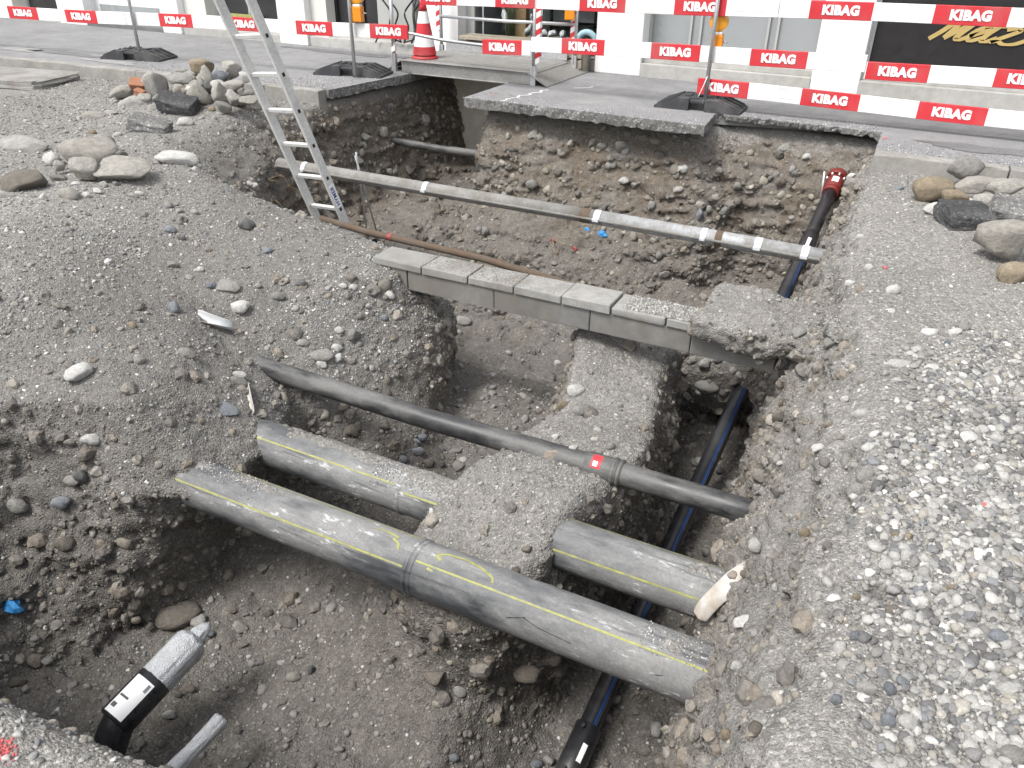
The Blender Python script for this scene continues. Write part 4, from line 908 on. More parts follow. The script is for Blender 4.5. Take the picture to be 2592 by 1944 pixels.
for nm, x, y in (('corner_post', -5.56, 8.06), ('corner_post', -3.80, 8.05), ('corner_post', -5.50, 9.00), ('corner_post', -3.74, 9.00)):
    p = rbox(nm, x - .03, x + .03, y - .02, y + .02, -.03 if x < -5 else -.0, .19, 'galv'); rtube('upright', [(x, y, .10), (x, y, .95)], .021, 'galv', 12, p)
def striped(x, y, z0, z1, side):
    s = empty('striped_sleeve'); s.parent = rp; s.location = (x + 4.65 + side, y - 8.5, 0); n = int((z1 - z0) / .055)
    for i in range(n):
        bm = bmesh.new(); h0 = z0 + i * .055; sh = .05
        a = [bm.verts.new((-.024, -.024, h0)), bm.verts.new((.024, -.024, h0 + sh * .55)), bm.verts.new((.024, .024, h0 + sh * .55)), bm.verts.new((-.024, .024, h0))]
        b_ = [bm.verts.new((v.co.x, v.co.y, v.co.z + .055)) for v in a]; bm.faces.new(a); bm.faces.new(b_)
        for k in range(4): bm.faces.new((a[k], a[(k + 1) % 4], b_[(k + 1) % 4], b_[k]))
        bmesh.ops.recalc_face_normals(bm, faces=bm.faces[:]); link('band', bm_mesh(bm, 'band'), MAT['red' if i % 2 else 'white'], s)
striped(-5.50, 9.00, .33, .92, -.03); striped(-3.80, 8.05, .21, .92, .05); striped(-3.74, 9.00, .31, .95, -.03); striped(-5.56, 8.06, .20, .30, .01)
rtube('handrail', [(-5.56, 8.06, .43), (-5.3, 8.06, .41), (-4.9, 8.06, .37), (-4.5, 8.06, .355), (-4.1, 8.06, .35), (-3.80, 8.06, .35)], .017, 'galv'); rtube('handrail', [(-5.50, 8.99, .505), (-4.6, 8.99, .50), (-3.74, 8.99, .515)], .019, 'galv')
prism('end_flap', [(-3.845 + 4.65, .122), (-3.845 + 4.65, .132), (-3.62 + 4.65, .010), (-3.62 + 4.65, .002)], 8.0 - 8.5, 9.15 - 8.5, MAT['tread'], rp, 'y')
prism('end_flap', [(-5.475 + 4.65, .122), (-5.475 + 4.65, .132), (-5.70 + 4.65, .010), (-5.70 + 4.65, .002)], 8.12 - 8.5, 8.95 - 8.5, MAT['tread'], rp, 'y')
# ---------------------------------------------------------------- traffic cone
cn = empty('traffic_cone', (-5.30, 8.30, .131), label='red and white banded traffic cone standing on the steel ramp', cat='traffic cone')
prof = [(0, .15), (.012, .152), (.022, .148), (.030, .125), (.045, .118)]
tube('base', [(0, 0, z) for z, r in prof], [r for z, r in prof], MAT['red'], cn, 28)
zz = [.045, .13, .25, .37, .49, .60]
for i in range(5):
    r = lambda z: .118 * (1 - (z - .045) / .60) + .018
    tube('band', [(0, 0, zz[i]), (0, 0, zz[i + 1])], [r(zz[i]), r(zz[i + 1])], MAT['red' if i % 2 == 0 else 'white'], cn, 28, cap=(i == 4))

# ---------------------------------------------------------------- ladder
LF, LD, LW = Vector((-4.273, 5.075, -.565)), Vector((-.132, -.28, .951)).normalized(), Vector((math.cos(-.115), math.sin(-.115), 0))
LN = LD.cross(LW).normalized(); LW = LN.cross(LD).normalized()
ld = empty('ladder', LF - LD * .70, label='aluminium ladder standing in the rear trench and leaning back over the ridge', cat='ladder')
ld.rotation_euler = Matrix((LW, LN, LD)).transposed().to_euler()
for s in (-1, 1):
    sd_ = box('stile', s * .172 - .0135, s * .172 + .0135, -.037, .037, -.05, 3.3, MAT['alu'], ld, .003, 1); box('foot_cap', s * .172 - .016, s * .172 + .016, -.034, .034, -.07, -.02, MAT['rubber'], ld)
    for k in range(-2, 10):
        z = .70 + .28 * k
        if z > .1: box('rung_socket', s * .172 + s * .0138 - .0004, s * .172 + s * .0138 + .0004, -.012, .012, z - .014, z + .014, MAT['black'], sd_)
for k in range(-2, 10):
    z = .70 + .28 * k
    if z > .1: box('rung', -.158, .158, -.015, .015, z - .014, z + .014, MAT['alu'], ld, .003, 1)
hy = text_mesh('HYMER', .050, .0012, 'ladder lettering', .0003); hy.materials.clear(); hy.materials.append(MAT['blue'])
stk = box('label_sticker', .1857, .1864, -.028, .028, .72 - .02 + .02, .72 + .20, MAT['letter'], ld); lt = link('lettering', hy, None, stk); lt.location = (.1872, 0, .82); lt.rotation_euler = Euler((math.pi / 2, 0, math.pi / 2), 'XYZ'); 
lt.rotation_euler = (Matrix(((0, 0, 1), (0, 1, 0), (-1, 0, 0))).to_3x3() @ Matrix.Rotation(math.pi, 3, 'Z')).to_euler(); 
fr = box('label_sticker', .1597 + .004, .1845, .0302, .0308, .70 + .03, .70 + .23, MAT['letter'], ld)

# ---------------------------------------------------------------- pipes
def pipe(name, label, pts, r, mat, n=40, cat='pipe', group=None):
    o = empty(name, pts[0], label=label, cat=cat, group=group); o0 = Vector(pts[0])
    tube('pipe_wall', [Vector(p) - o0 for p in pts], r, mat, o, n); return o, o0
def arc(o, o0, pts, r, deg, w, mat, nm='stripe'):
    tube(nm, [Vector(p) - o0 for p in pts], r, mat, o, 3, cap=False, a0=R(deg - w), a1=R(deg + w))
def bead(o, o0, c, d, r, t, w, mat, nm='joint_bead'):
    c = Vector(c) - o0; d = Vector(d).normalized(); tube(nm, [c - d * w, c - d * w * .6, c, c + d * w * .6, c + d * w], [r, r + t * .8, r + t, r + t * .8, r], mat, o, 40, cap=False)
XD = (1, 0, 0)
def split(x0, x1, y, z, n): return [(x0 + (x1 - x0) * i / n, y, z) for i in range(n + 1)]
g1, o0 = pipe('gas_pipe', 'thick grey-dusted pipe with yellow stripe crossing the whole pit', split(-3.2, .15, 2.145, -.92, 12), .120, MAT['gas'])
arc(g1, o0, [(-3.15, 2.145, -.92), (-1.52, 2.145, -.92)], .1212, 38, 2.0, MAT['yellow']); arc(g1, o0, [(-2.62, 2.145, -.92), (-1.52, 2.145, -.92)], .1212, 118, 2.0, MAT['yellow'])
arc(g1, o0, [(-1.47, 2.145, -.92), (.1, 2.145, -.92)], .1214, 58, 2.0, MAT['yellow'])
for dx in (-.012, .012): bead(g1, o0, (-1.495 + dx, 2.145, -.92), XD, .119, .006, .011, MAT['gas'])
tube('sleeve', [Vector((-1.482, 2.145, -.92)) - o0, Vector((.15, 2.145, -.92)) - o0], .1208, MAT['gas'], g1, 40, cap=False)
def stroke(o, o0, y, z, r, path, w, mat, nm):
    pts = []
    for (xa, aa), (xb, ab) in zip(path[:-1], path[1:]):
        for k in range(5): t = k / 5; pts.append((xa + (xb - xa) * t, aa + (ab - aa) * t))
    pts.append(path[-1]); P = [Vector((x, y - math.cos(R(a)) * r, z + math.sin(R(a)) * r)) - o0 for x, a in pts]; bm = bmesh.new(); L = []
    for i, p in enumerate(P):
        d = (P[min(i + 1, len(P) - 1)] - P[max(i - 1, 0)]).normalized(); a = R(pts[i][1]); nrm = Vector((0, -math.cos(a), math.sin(a))); s_ = d.cross(nrm).normalized() * w * (.6 + .5 * math.sin(i * 1.7) ** 2)
        L.append((bm.verts.new(p + s_), bm.verts.new(p - s_)))
    for a, b_ in zip(L[:-1], L[1:]): bm.faces.new((a[0], a[1], b_[1], b_[0]))
    bmesh.ops.recalc_face_normals(bm, faces=bm.faces[:]); link(nm, bm_mesh(bm, nm), mat, o)
for pth in ([(-1.40, 84), (-1.36, 96), (-1.28, 100), (-1.19, 92), (-1.13, 80), (-1.12, 70)], [(-1.40, 84), (-1.37, 76)], [(-1.62, 86), (-1.58, 78), (-1.57, 66)], [(-1.72, 96), (-1.66, 98), (-1.6, 92)], [(-1.41, 52), (-1.38, 50)]): stroke(g1, o0, 2.145, -.92, .1218, pth, .006, MAT['yellow'], 'chalk_mark')
for pth in ([(-1.02, 18), (-.94, 32)], [(-.95, 30), (-.88, 22), (-.74, 17)], [(-.42, 18), (-.38, 24)]): stroke(g1, o0, 2.145, -.92, .1217, pth, .0016, MAT['black'], 'scratch')
g2, o0 = pipe('gas_pipe', 'second yellow-striped pipe buried midway in the soil stump', split(-3.1, .1, 2.575, -.92, 12), .117, MAT['gas'])
arc(g2, o0, [(-3.0, 2.575, -.92), (-1.86, 2.575, -.92)], .1182, 47, 2.0, MAT['yellow']); arc(g2, o0, [(-1.80, 2.575, -.92), (-1.3, 2.575, -.92)], .1182, 34, 2.2, MAT['yellow'])
arc(g2, o0, [(-1.3, 2.575, -.92), (.05, 2.575, -.92)], .1182, 24, 2.2, MAT['yellow']); arc(g2, o0, [(-1.2, 2.575, -.92), (.05, 2.575, -.92)], .1182, 116, 1.6, MAT['yellow'])
bead(g2, o0, (-1.83, 2.575, -.92), XD, .116, .006, .014, MAT['gas'])
bp = [(-3.75, 3.06, -.74), (-3.4, 3.04, -.785), (-3.0, 3.035, -.80), (-2.0, 3.03, -.812), (-1.0, 3.035, -.80), (-.4, 3.035, -.80), (.0, 3.035, -.80)]
b1, o0 = pipe('black_pipe', 'black plastic pipe with red-labelled coupling crossing the soil stump', bp, .058, MAT['blackpipe'])
tube('coupling', [Vector((x, 3.035, -.80)) - o0 for x in (-1.09, -1.085, -.93, -.925)], [.060, .066, .066, .060], MAT['blackpipe'], b1, 36)
for x in (-.945, -.915): bead(b1, o0, (x, 3.035, -.80), XD, .060, .010, .012, MAT['blackpipe'], 'coupling_ring')
tube('red_label', [Vector((-1.055, 3.035, -.80)) - o0, Vector((-1.005, 3.035, -.80)) - o0], .0668, MAT['red'], b1, 8, cap=False, a0=R(28), a1=R(92))
tube('label_print', [Vector((-1.045, 3.035, -.80)) - o0, Vector((-1.022, 3.035, -.80)) - o0], .0672, MAT['letter'], b1, 8, cap=False, a0=R(36), a1=R(58))
A, B = Vector((-.575, 7.32, -.40)), Vector((-.765, 2.36, -1.88)); C_ = B + (B - A).normalized() * 1.1; wd = (B - A).normalized()
w1, o0 = pipe('water_pipe', 'glossy black water pipe with blue stripe descending under all other pipes', [A + (C_ - A) * (i / 14) for i in range(15)], .0525, MAT['waterpipe'])
E1 = A + wd * 1.18
arc(w1, o0, [E1, B - wd * .06], .0533, 122, 5.0, MAT['blue']); arc(w1, o0, [E1, B - wd * .06], .0533, 134, .9, MAT['slate'], 'print_line')
def band(o, o0, p0, p1, r, m, nm, n=32, bev=.004):
    d = (p1 - p0).normalized(); tube(nm, [p0 - o0, p0 + d * bev - o0, p1 - d * bev - o0, p1 - o0], [r - bev, r, r, r - bev], m, o, n)
band(w1, o0, A + wd * .82, A + wd * 1.20, .063, MAT['waterpipe'], 'collar')
for t in (.86, 1.12): band(w1, o0, A + wd * t + Vector((-.05, 0, .035)), A + wd * t + Vector((-.068, 0, .048)), .009, MAT['black'], 'weld_stud', 10, .001)
tube('white_sticker', [A + wd * .94 - o0, A + wd * 1.06 - o0], .0638, MAT['letter'], w1, 4, cap=False, a0=R(92), a1=R(116))
band(w1, o0, A - wd * .02, A + wd * .14, .073, MAT['flange'], 'flange_sleeve'); band(w1, o0, A + wd * .12, A + wd * .19, .067, MAT['flange'], 'flange_sleeve')
band(w1, o0, A - wd * .10, A - wd * .03, .086, MAT['flange'], 'flange')
for k in range(8):
    a = k * math.pi / 4 + .3; u_, v_ = frame_of(wd); q = A - wd * .065 + (u_ * math.cos(a) + v_ * math.sin(a)) * .075; tube('bolt', [q + wd * .065 - o0, q - wd * .06 - o0], .010, MAT['galv'], w1, 6)
tube('white_sticker', [A + wd * .02 - o0, A + wd * .10 - o0], .0738, MAT['letter'], w1, 4, cap=False, a0=R(76), a1=R(118))
D_ = B - wd * .07; band(w1, o0, D_, D_ + wd * .34, .066, MAT['waterpipe'], 'collar'); tube('white_sticker', [D_ + wd * .10 - o0, D_ + wd * .19 - o0], .0668, MAT['letter'], w1, 4, cap=False, a0=R(108), a1=R(130))
for t in (.03, .24): band(w1, o0, D_ + wd * t + Vector((-.01, -.02, .058)), D_ + wd * t + Vector((-.012, -.026, .08)), .010, MAT['black'], 'weld_stud', 10, .001)
# conduit of two half shells with straps
cp = [(-5.25, 5.66, -.47), (-3.6, 5.64, -.465), (-2.1, 5.62, -.46), (-1.0, 5.60, -.46), (-.2, 5.585, -.465)]
c1, o0 = pipe('cable_conduit', 'dusty two-shell steel conduit with white straps spanning the rear trench', cp[:3], .055, MAT['conduit'])
tube('pipe_wall', [Vector(p) - o0 for p in cp[2:]], .0555, MAT['conduit_clean'], c1, 36)
for s in (-1, 1):
    bm = bmesh.new(); P = [Vector(p) - o0 for p in cp]; L = []
    for p in P: L.append([bm.verts.new(p + Vector((0, s * y, z))) for y, z in ((.047, -.004), (.074, -.004), (.074, .006), (.047, .006))])
    for a, b_ in zip(L[:-1], L[1:]):
        for k in range(4): bm.faces.new((a[k], a[(k + 1) % 4], b_[(k + 1) % 4], b_[k]))
    bmesh.ops.recalc_face_normals(bm, faces=bm.faces[:]); link('shell_lip', bm_mesh(bm, 'shell_lip'), MAT['conduit'], c1)
def cy(x): return float(np.interp(x, [p[0] for p in cp], [p[1] for p in cp])), float(np.interp(x, [p[0] for p in cp], [p[2] for p in cp]))
for x, w in ((-4.93, .045), (-3.63, .045), (-2.07, .05), (-1.24, .04), (-.85, .05), (-.53, .05)):
    y, z = cy(x); tube('strap', [Vector((x - w / 2, y, z)) - o0, Vector((x + w / 2, y, z)) - o0], .0585, MAT['strap'], c1, 24, cap=False, a0=R(-8), a1=R(190))
    bm = bmesh.new(); add_box(bm, x - w / 2, x + w / 2, y - .080, y - .050, z - .012, z + .012, .003); 
    for v in bm.verts: v.co -= o0
    link('strap_lug', bm_mesh(bm, 'strap_lug'), MAT['strap'], c1)
for x, w in ((-2.17, .08), (-1.13, .05)):
    y, z = cy(x); tube('rust_sleeve', [Vector((x - w / 2, y, z)) - o0, Vector((x + w / 2, y, z)) - o0], .0575, MAT['rust'], c1, 24, cap=False)
r1, o0 = pipe('rusty_pipe', 'thin rusty iron pipe lying behind the concrete duct', [(-4.15, 4.87, -.585), (-3.68, 4.82, -.60), (-2.64, 4.80, -.62), (-1.9, 4.82, -.70), (-1.3, 4.95, -.95)], .026, MAT['rust'], 16)
tube('red_tape', [Vector((-3.47, 4.817, -.603)) - o0, Vector((-3.43, 4.815, -.604)) - o0], .0285, MAT['redbit'], r1, 16, cap=False)
k1, o0 = pipe('cable_pipe', 'dark service pipe crossing the channel under the steel ramp', [(-5.6, 7.62, -.655), (-5.2, 7.6, -.66), (-4.8, 7.6, -.675), (-4.4, 7.6, -.672), (-3.9, 7.6, -.66)], .040, MAT['blackpipe'], 20)
t1d = Vector((.10, .46, .10)).normalized() ; T0 = Vector((-2.52, .95, -1.56)); T1 = Vector((-2.44, 1.62, -1.38)); td = (T1 - T0).normalized(); TB = T1 - td * .36
t1, o0 = pipe('capped_pipe', 'black pipe stub with silver-taped end lying on the pit floor', [TB + Vector((.03, -.42, -.50)), TB + Vector((.012, -.16, -.165)), TB + Vector((.003, -.05, -.04)), TB, T1 - td * .10], .071, MAT['waterpipe'], 32)
band(t1, o0, T1 - td * .40, T1 - td * .17, .081, MAT['waterpipe'], 'coupling', 32, .008)
tube('taped_cap', [T1 + td * q - o0 for q in (-.20, -.19, .0, .04, .06)], [.072, .078, .080, .072, .042], MAT['duct_tape'], t1, 24); tube('tape_knot', [T1 + td * q - o0 for q in (.05, .08, .12, .14)], [.045, .040, .028, .012], MAT['duct_tape'], t1, 9)
lab = tube('paper_label', [T1 - td * .385 - o0, T1 - td * .205 - o0], .0818, MAT['letter'], t1, 10, cap=False, a0=R(38), a1=R(112)); tube('label_print', [T1 - td * .36 - o0, T1 - td * .34 - o0], .0821, MAT['darkst'], lab, 6, cap=False, a0=R(86), a1=R(106))
tube('label_print', [T1 - td * .31 - o0, T1 - td * .30 - o0], .0821, MAT['darkst'], lab, 6, cap=False, a0=R(70), a1=R(106)); tube('label_print', [T1 - td * .25 - o0, T1 - td * .215 - o0], .0821, MAT['slate'], lab, 4, cap=False, a0=R(44), a1=R(54))
S0, S1 = Vector((-2.12, 1.00, -1.52)), Vector((-2.085, 1.46, -1.47)); sdv = (S1 - S0).normalized()
s1, o0 = pipe('taped_pipe', 'thin silver-taped pipe end poking from the near pit wall', [S0 - sdv * .35, S0, S0 + (S1 - S0) * .5, S1 - sdv * .01, S1], [.036, .035, .033, .036, .026], MAT['duct_tape'], 18)
band(s1, o0, S0 + sdv * .06, S0 + sdv * .12, .062, MAT['duct_tape'], 'tape_collar', 14, .02)

def crumple(par, names, amp, sc):
    for o in par.children:
        if o.name.split('.')[0] in names:
            bm = bmesh.new(); bm.from_mesh(o.data); bmesh.ops.subdivide_edges(bm, edges=bm.edges[:], cuts=3, use_grid_fill=True)
            P = np.array([v.co for v in bm.verts], np.float32); d = np.stack([np.abs(perlin(P, sc, 70 + q)) - .2 + .5 * perlin(P, sc * 2.3, 80 + q) for q in range(3)], 1) * amp
            for v, k in zip(bm.verts, d): v.co += Vector(k)
            bm.to_mesh(o.data); bm.free()
crumple(t1, ('taped_cap', 'tape_knot'), .010, 22.0); crumple(s1, ('pipe_wall', 'tape_collar'), .014, 30.0)
# ---------------------------------------------------------------- concrete cable duct bridging the pit
du = empty('concrete_duct', (-3.0, 4.13, -.60), label='concrete cable duct with pale cover slabs bridging the pit', cat='duct')
def dbox(nm, x0, x1, y0, y1, z0, z1, m, bev):
    bm = bmesh.new(); add_box(bm, x0 + 3.0, x1 + 3.0, y0 - 4.13, y1 - 4.13, z0 + .60, z1 + .60, bev, 2)
    for v in bm.verts: v.co += Vector((rs.uniform(-.0015, .0015), rs.uniform(-.0015, .0015), rs.uniform(-.0015, .0015)))
    o = link(nm, bm_mesh(bm, nm), MAT[m], du); o.rotation_euler.z = 0; return o
lo = [-3.05, -2.78, -2.14, -1.50, -.89, -.42]
for i, (a, b_) in enumerate(zip(lo[:-1], lo[1:])): dbox('duct_block', a + .003, b_ - .003, 4.035 + .002 * (i % 2), 4.245, -.605, -.465, 'concrete', .006)
cv = [-3.04, -2.66, -2.32, -2.00, -1.68, -1.37, -1.04, -.74]
for i, (a, b_) in enumerate(zip(cv[:-1], cv[1:])):
    d = .022 if i == 4 else (.004 if i % 2 else 0); dbox('cover_slab', a + .004, b_ - .004, 4.022 - d * .3, 4.25, -.4645 + (.002 if i == 4 else 0), -.418 + d * .5, 'cover', .007 if i != 5 else .014)

STONES = [   # x, y, z, half width, half height, stone, shape, where, already stacked
 (-6.531, 6.15, 0.22, 0.135, 0.077, 'tan', 'a', 'lpile', 1),
 (-6.235, 6.2, 0.208, 0.115, 0.099, 'beige', 'a', 'lpile', 1),
 (-6.341, 6.0, 0.168, 0.079, 0.098, 'beige', 'a', 'lpile', 1),
 (-6.21, 6.05, 0.165, 0.083, 0.06, 'slate', 'r', 'lpile', 1),
 (-5.949, 6.1, 0.173, 0.06, 0.056, 'pale', 'a', 'lpile', 1),
 (-6.763, 6.05, 0.097, 0.163, 0.054, 'stone', 'f', 'lpile', 1),
 (-6.712, 6.15, 0.125, 0.094, 0.035, 'beige', 'f', 'lpile', 1),
 (-7.047, 6.3, 0.104, 0.081, 0.032, 'stone', 'f', 'lpile', 1),
 (-6.899, 5.85, 0.055, 0.146, 0.135, 'stone', 'a', 'lpile', 1),
 (-6.59, 5.85, 0.032, 0.087, 0.072, 'beige', 'a', 'lpile', 1),
 (-6.253, 5.78, 0.03, 0.122, 0.122, 'beige', 'a', 'lpile', 1),
 (-6.058, 5.85, 0.058, 0.085, 0.111, 'beige', 'a', 'lpile', 1),
 (-6.038, 6.0, 0.094, 0.123, 0.06, 'beige', 'f', 'lpile', 1),
 (-5.851, 5.8, 0.029, 0.076, 0.084, 'beige', 'a', 'lpile', 1),
 (-5.699, 5.85, 0.022, 0.102, 0.051, 'beige', 'f', 'lpile', 1),
 (-5.784, 5.95, 0.061, 0.059, 0.037, 'stone', 'r', 'lpile', 1),
 (-7.268, 5.75, -0.029, 0.133, 0.074, 'beige', 'f', 'lpile', 1),
 (-6.943, 5.62, -0.096, 0.179, 0.088, 'stone', 'f', 'lpile', 1),
 (-6.613, 5.55, -0.103, 0.093, 0.056, 'stone', 'a', 'lpile', 1),
 (-7.302, 5.65, -0.121, 0.07, 0.051, 'beige', 'a', 'lpile', 1),
 (-7.345, 5.6, -0.162, 0.051, 0.035, 'stone', 'a', 'lpile', 1),
 (-6.908, 5.95, -0.042, 0.063, 0.07, 'stone', 'a', 'lpile', 1),
 (-6.273, 5.95, 0.074, 0.068, 0.06, 'darkst', 'a', 'lpile', 1),
 (-6.536, 6.0, 0.043, 0.077, 0.046, 'beige', 'a', 'lpile', 1),
 (-5.86, 5.95, 0.068, 0.044, 0.037, 'stone', 'a', 'lpile', 1),
 (-5.504, 3.95, -0.033, 0.217, 0.104, 'beige', 'r', 'spile', 1),
 (-5.727, 4.25, -0.029, 0.091, 0.058, 'stone', 'r', 'spile', 1),
 (-5.728, 3.8, -0.079, 0.072, 0.055, 'pale', 'r', 'spile', 1),
 (-5.454, 3.65, -0.053, 0.04, 0.042, 'beige', 'r', 'spile', 1),
 (-6.049, 4.1, -0.098, 0.04, 0.032, 'stone', 'a', 'spile', 1),
 (-5.126, 3.62, -0.021, 0.127, 0.073, 'beige', 'a', 'spile', 1),
 (-4.929, 3.78, -0.036, 0.182, 0.048, 'beige', 'f', 'spile', 1),
 (-5.289, 4.05, -0.045, 0.055, 0.042, 'stone', 'a', 'spile', 1),
 (-5.065, 3.95, -0.037, 0.065, 0.024, 'beige', 'f', 'spile', 1),
 (0.337, 6.55, 0.018, 0.133, 0.088, 'stone', 'r', 'rpile', 1),
 (0.144, 6.1, -0.043, 0.156, 0.087, 'tan', 'r', 'rpile', 1),
 (0.274, 5.9, -0.029, 0.094, 0.069, 'tan', 'a', 'rpile', 1),
 (0.396, 6.15, 0.005, 0.13, 0.068, 'beige', 'f', 'rpile', 1),
 (0.577, 6.2, 0.007, 0.14, 0.078, 'beige', 'f', 'rpile', 1),
 (0.471, 5.85, -0.006, 0.112, 0.046, 'beige', 'b', 'rpile', 1),
 (0.549, 5.05, 0.018, 0.16, 0.106, 'beige', 'a', 'rpile', 1),
 (0.658, 5.95, -0.005, 0.04, 0.04, 'stone', 'a', 'rpile', 1),
 (0.598, 4.75, -0.089, 0.089, 0.072, 'tan', 'r', 'rpile', 1),
 (-5.383, 3.332, -0.107, 0.183, 0.096, 'soilst', 'f', 'lbrow', 0),
 (-2.929, 1.938, -1.727, 0.124, 0.054, 'soilst', 'b', 'nearfloor', 0),
 (-6.365, 4.005, -0.109, 0.229, 0.071, 'stone', 'f', 'lbrow', 0),
 (-4.988, 4.308, -0.115, 0.168, 0.06, 'pale', 'b', 'lbrow', 0),
 (-1.075, 2.344, -1.564, 0.077, 0.042, 'soilst', 'a', 'nearfloor', 0),
 (-1.401, 2.09, -1.499, 0.059, 0.04, 'soilst', 'a', 'nearfloor', 0),
 (0.506, 1.737, -0.125, 0.033, 0.027, 'pale', 'a', 'rflat', 0),
 (-0.836, 3.621, -1.656, 0.06, 0.055, 'soilst', 'r', 'nearfloor', 0),
 (-3.395, 2.096, -0.443, 0.036, 0.072, 'pale', 'b', 'slope', 0),
 (0.492, 1.928, -0.135, 0.034, 0.024, 'slate', 'a', 'rflat', 0),
 (0.235, 1.957, -0.183, 0.036, 0.022, 'soilst', 'f', 'rflat', 0),
 (-1.4, 3.628, -0.792, 0.059, 0.04, 'pale', 'b', 'berm', 0),
 (0.509, 1.537, -0.125, 0.032, 0.019, 'stone', 'a', 'rflat', 0),
 (0.202, 1.588, -0.128, 0.03, 0.02, 'stone', 'a', 'rflat', 0),
 (-0.892, 4.709, -1.182, 0.078, 0.044, 'stone', 'f', 'trench', 0),
 (-3.564, 1.681, -1.04, 0.058, 0.042, 'stone', 'r', 'slope', 0),
 (-3.228, 1.914, -0.757, 0.057, 0.036, 'soilst', 'a', 'slope', 0),
 (-2.501, 7.285, -0.345, 0.088, 0.073, 'beige', 'a', 'rearwall', 0),
 (0.085, 2.422, -0.133, 0.029, 0.029, 'stone', 'r', 'rflat', 0),
 (0.298, 1.525, -0.124, 0.028, 0.017, 'pale', 'a', 'rflat', 0),
 (-3.464, 3.223, -0.568, 0.064, 0.039, 'pale', 'a', 'slope', 0),
 (-0.19, 2.449, -0.506, 0.029, 0.032, 'pale', 'b', 'rflat', 0),
 (-3.303, 1.713, -1.194, 0.05, 0.038, 'soilst', 'r', 'nearfloor', 0),
 (-2.644, 3.169, -1.167, 0.057, 0.038, 'soilst', 'r', 'midfloor', 0),
 (-2.925, 3.296, -0.795, 0.071, 0.031, 'stone', 'r', 'slope2', 0),
 (0.1, 2.506, -0.12, 0.033, 0.024, 'stone', 'b', 'rflat', 0),
 (-0.152, 2.035, -0.495, 0.036, 0.02, 'pale', 'a', 'rflat', 0),
 (-1.295, 3.422, -0.78, 0.051, 0.032, 'stone', 'r', 'berm', 0),
 (-6.335, 7.242, -0.104, 0.121, 0.069, 'soilst', 'a', 'lflat', 0),
 (-4.936, 3.324, -0.112, 0.069, 0.047, 'beige', 'r', 'lbrow', 0),
 (-3.345, 1.787, -0.999, 0.05, 0.034, 'slate', 'r', 'slope', 0),
 (0.252, 1.504, -0.125, 0.017, 0.024, 'slate', 'r', 'rflat', 0),
 (-2.873, 3.545, -0.752, 0.048, 0.044, 'stone', 'a', 'slope2', 0),
 (-3.601, 3.3, -0.488, 0.074, 0.03, 'stone', 'f', 'slope', 0),
 (-2.607, 2.052, -1.751, 0.05, 0.034, 'beige', 'a', 'nearfloor', 0),
 (-3.207, 2.566, -0.514, 0.054, 0.03, 'stone', 'r', 'slope', 0),
 (0.251, 1.614, -0.133, 0.019, 0.021, 'slate', 'b', 'rflat', 0),
 (-3.96, 3.867, -0.321, 0.059, 0.042, 'darkst', 'r', 'slope', 0),
 (-0.145, 3.837, -0.277, 0.04, 0.032, 'stone', 'f', 'rwall', 0),
 (0.141, 2.442, -0.108, 0.029, 0.021, 'darkst', 'b', 'rflat', 0),
 (-3.313, 1.862, -0.898, 0.046, 0.03, 'stone', 'f', 'slope', 0),
 (-3.296, 5.629, -1.627, 0.076, 0.046, 'stone', 'r', 'midfloor', 0),
 (-0.023, 1.415, -0.209, 0.013, 0.025, 'soilst', 'b', 'rflat', 0),
 (-3.217, 1.945, -0.681, 0.046, 0.027, 'pale', 'r', 'slope', 0),
 (-0.931, 4.732, -1.022, 0.045, 0.043, 'stone', 'r', 'trench', 0),
 (-2.992, 2.683, -0.688, 0.047, 0.029, 'stone', 'r', 'slope', 0),
 (-1.007, 4.773, -1.478, 0.049, 0.043, 'soilst', 'a', 'trench', 0),
 (-3.255, 1.263, -1.695, 0.048, 0.03, 'soilst', 'f', 'nearfloor', 0),
 (-0.323, 3.99, -0.329, 0.041, 0.03, 'stone', 'f', 'rwall', 0),
 (-6.925, 7.93, -0.105, 0.093, 0.075, 'stone', 'a', 'lflat', 0),
 (0.275, 1.651, -0.132, 0.022, 0.015, 'slate', 'a', 'rflat', 0),
 (0.494, 3.484, -0.134, 0.043, 0.021, 'beige', 'f', 'rflat', 0),
 (-2.128, 1.921, -1.73, 0.037, 0.03, 'beige', 'b', 'nearfloor', 0),
 (0.052, 4.253, -0.117, 0.037, 0.033, 'pale', 'r', 'rflat', 0),
 (-2.118, 5.196, -1.699, 0.063, 0.039, 'soilst', 'r', 'berm', 0),
 (-2.881, 2.483, -0.707, 0.065, 0.017, 'slate', 'f', 'slope', 0),
 (-5.97, 5.305, -0.128, 0.079, 0.048, 'pale', 'r', 'lflat', 0),
 (-5.336, 3.54, -0.112, 0.063, 0.039, 'stone', 'a', 'lbrow', 0),
 (-1.017, 4.754, -1.305, 0.043, 0.041, 'stone', 'a', 'trench', 0),
 (-3.239, 1.869, -0.87, 0.026, 0.042, 'darkst', 'r', 'slope', 0),
 (-2.273, 3.406, -1.441, 0.044, 0.032, 'soilst', 'a', 'midfloor', 0),
 (-0.886, 2.248, -1.983, 0.031, 0.032, 'stone', 'a', 'nearfloor', 0),
 (-2.547, 1.639, -1.757, 0.035, 0.031, 'soilst', 'r', 'nearfloor', 0),
 (-3.355, 3.449, -0.557, 0.05, 0.03, 'stone', 'r', 'slope', 0),
 (-0.121, 1.798, -0.44, 0.02, 0.019, 'pale', 'r', 'rflat', 0),
 (-2.508, 1.483, -1.74, 0.033, 0.031, 'pale', 'a', 'nearfloor', 0),
 (-0.038, 1.811, -0.306, 0.014, 0.025, 'beige', 'f', 'rflat', 0),
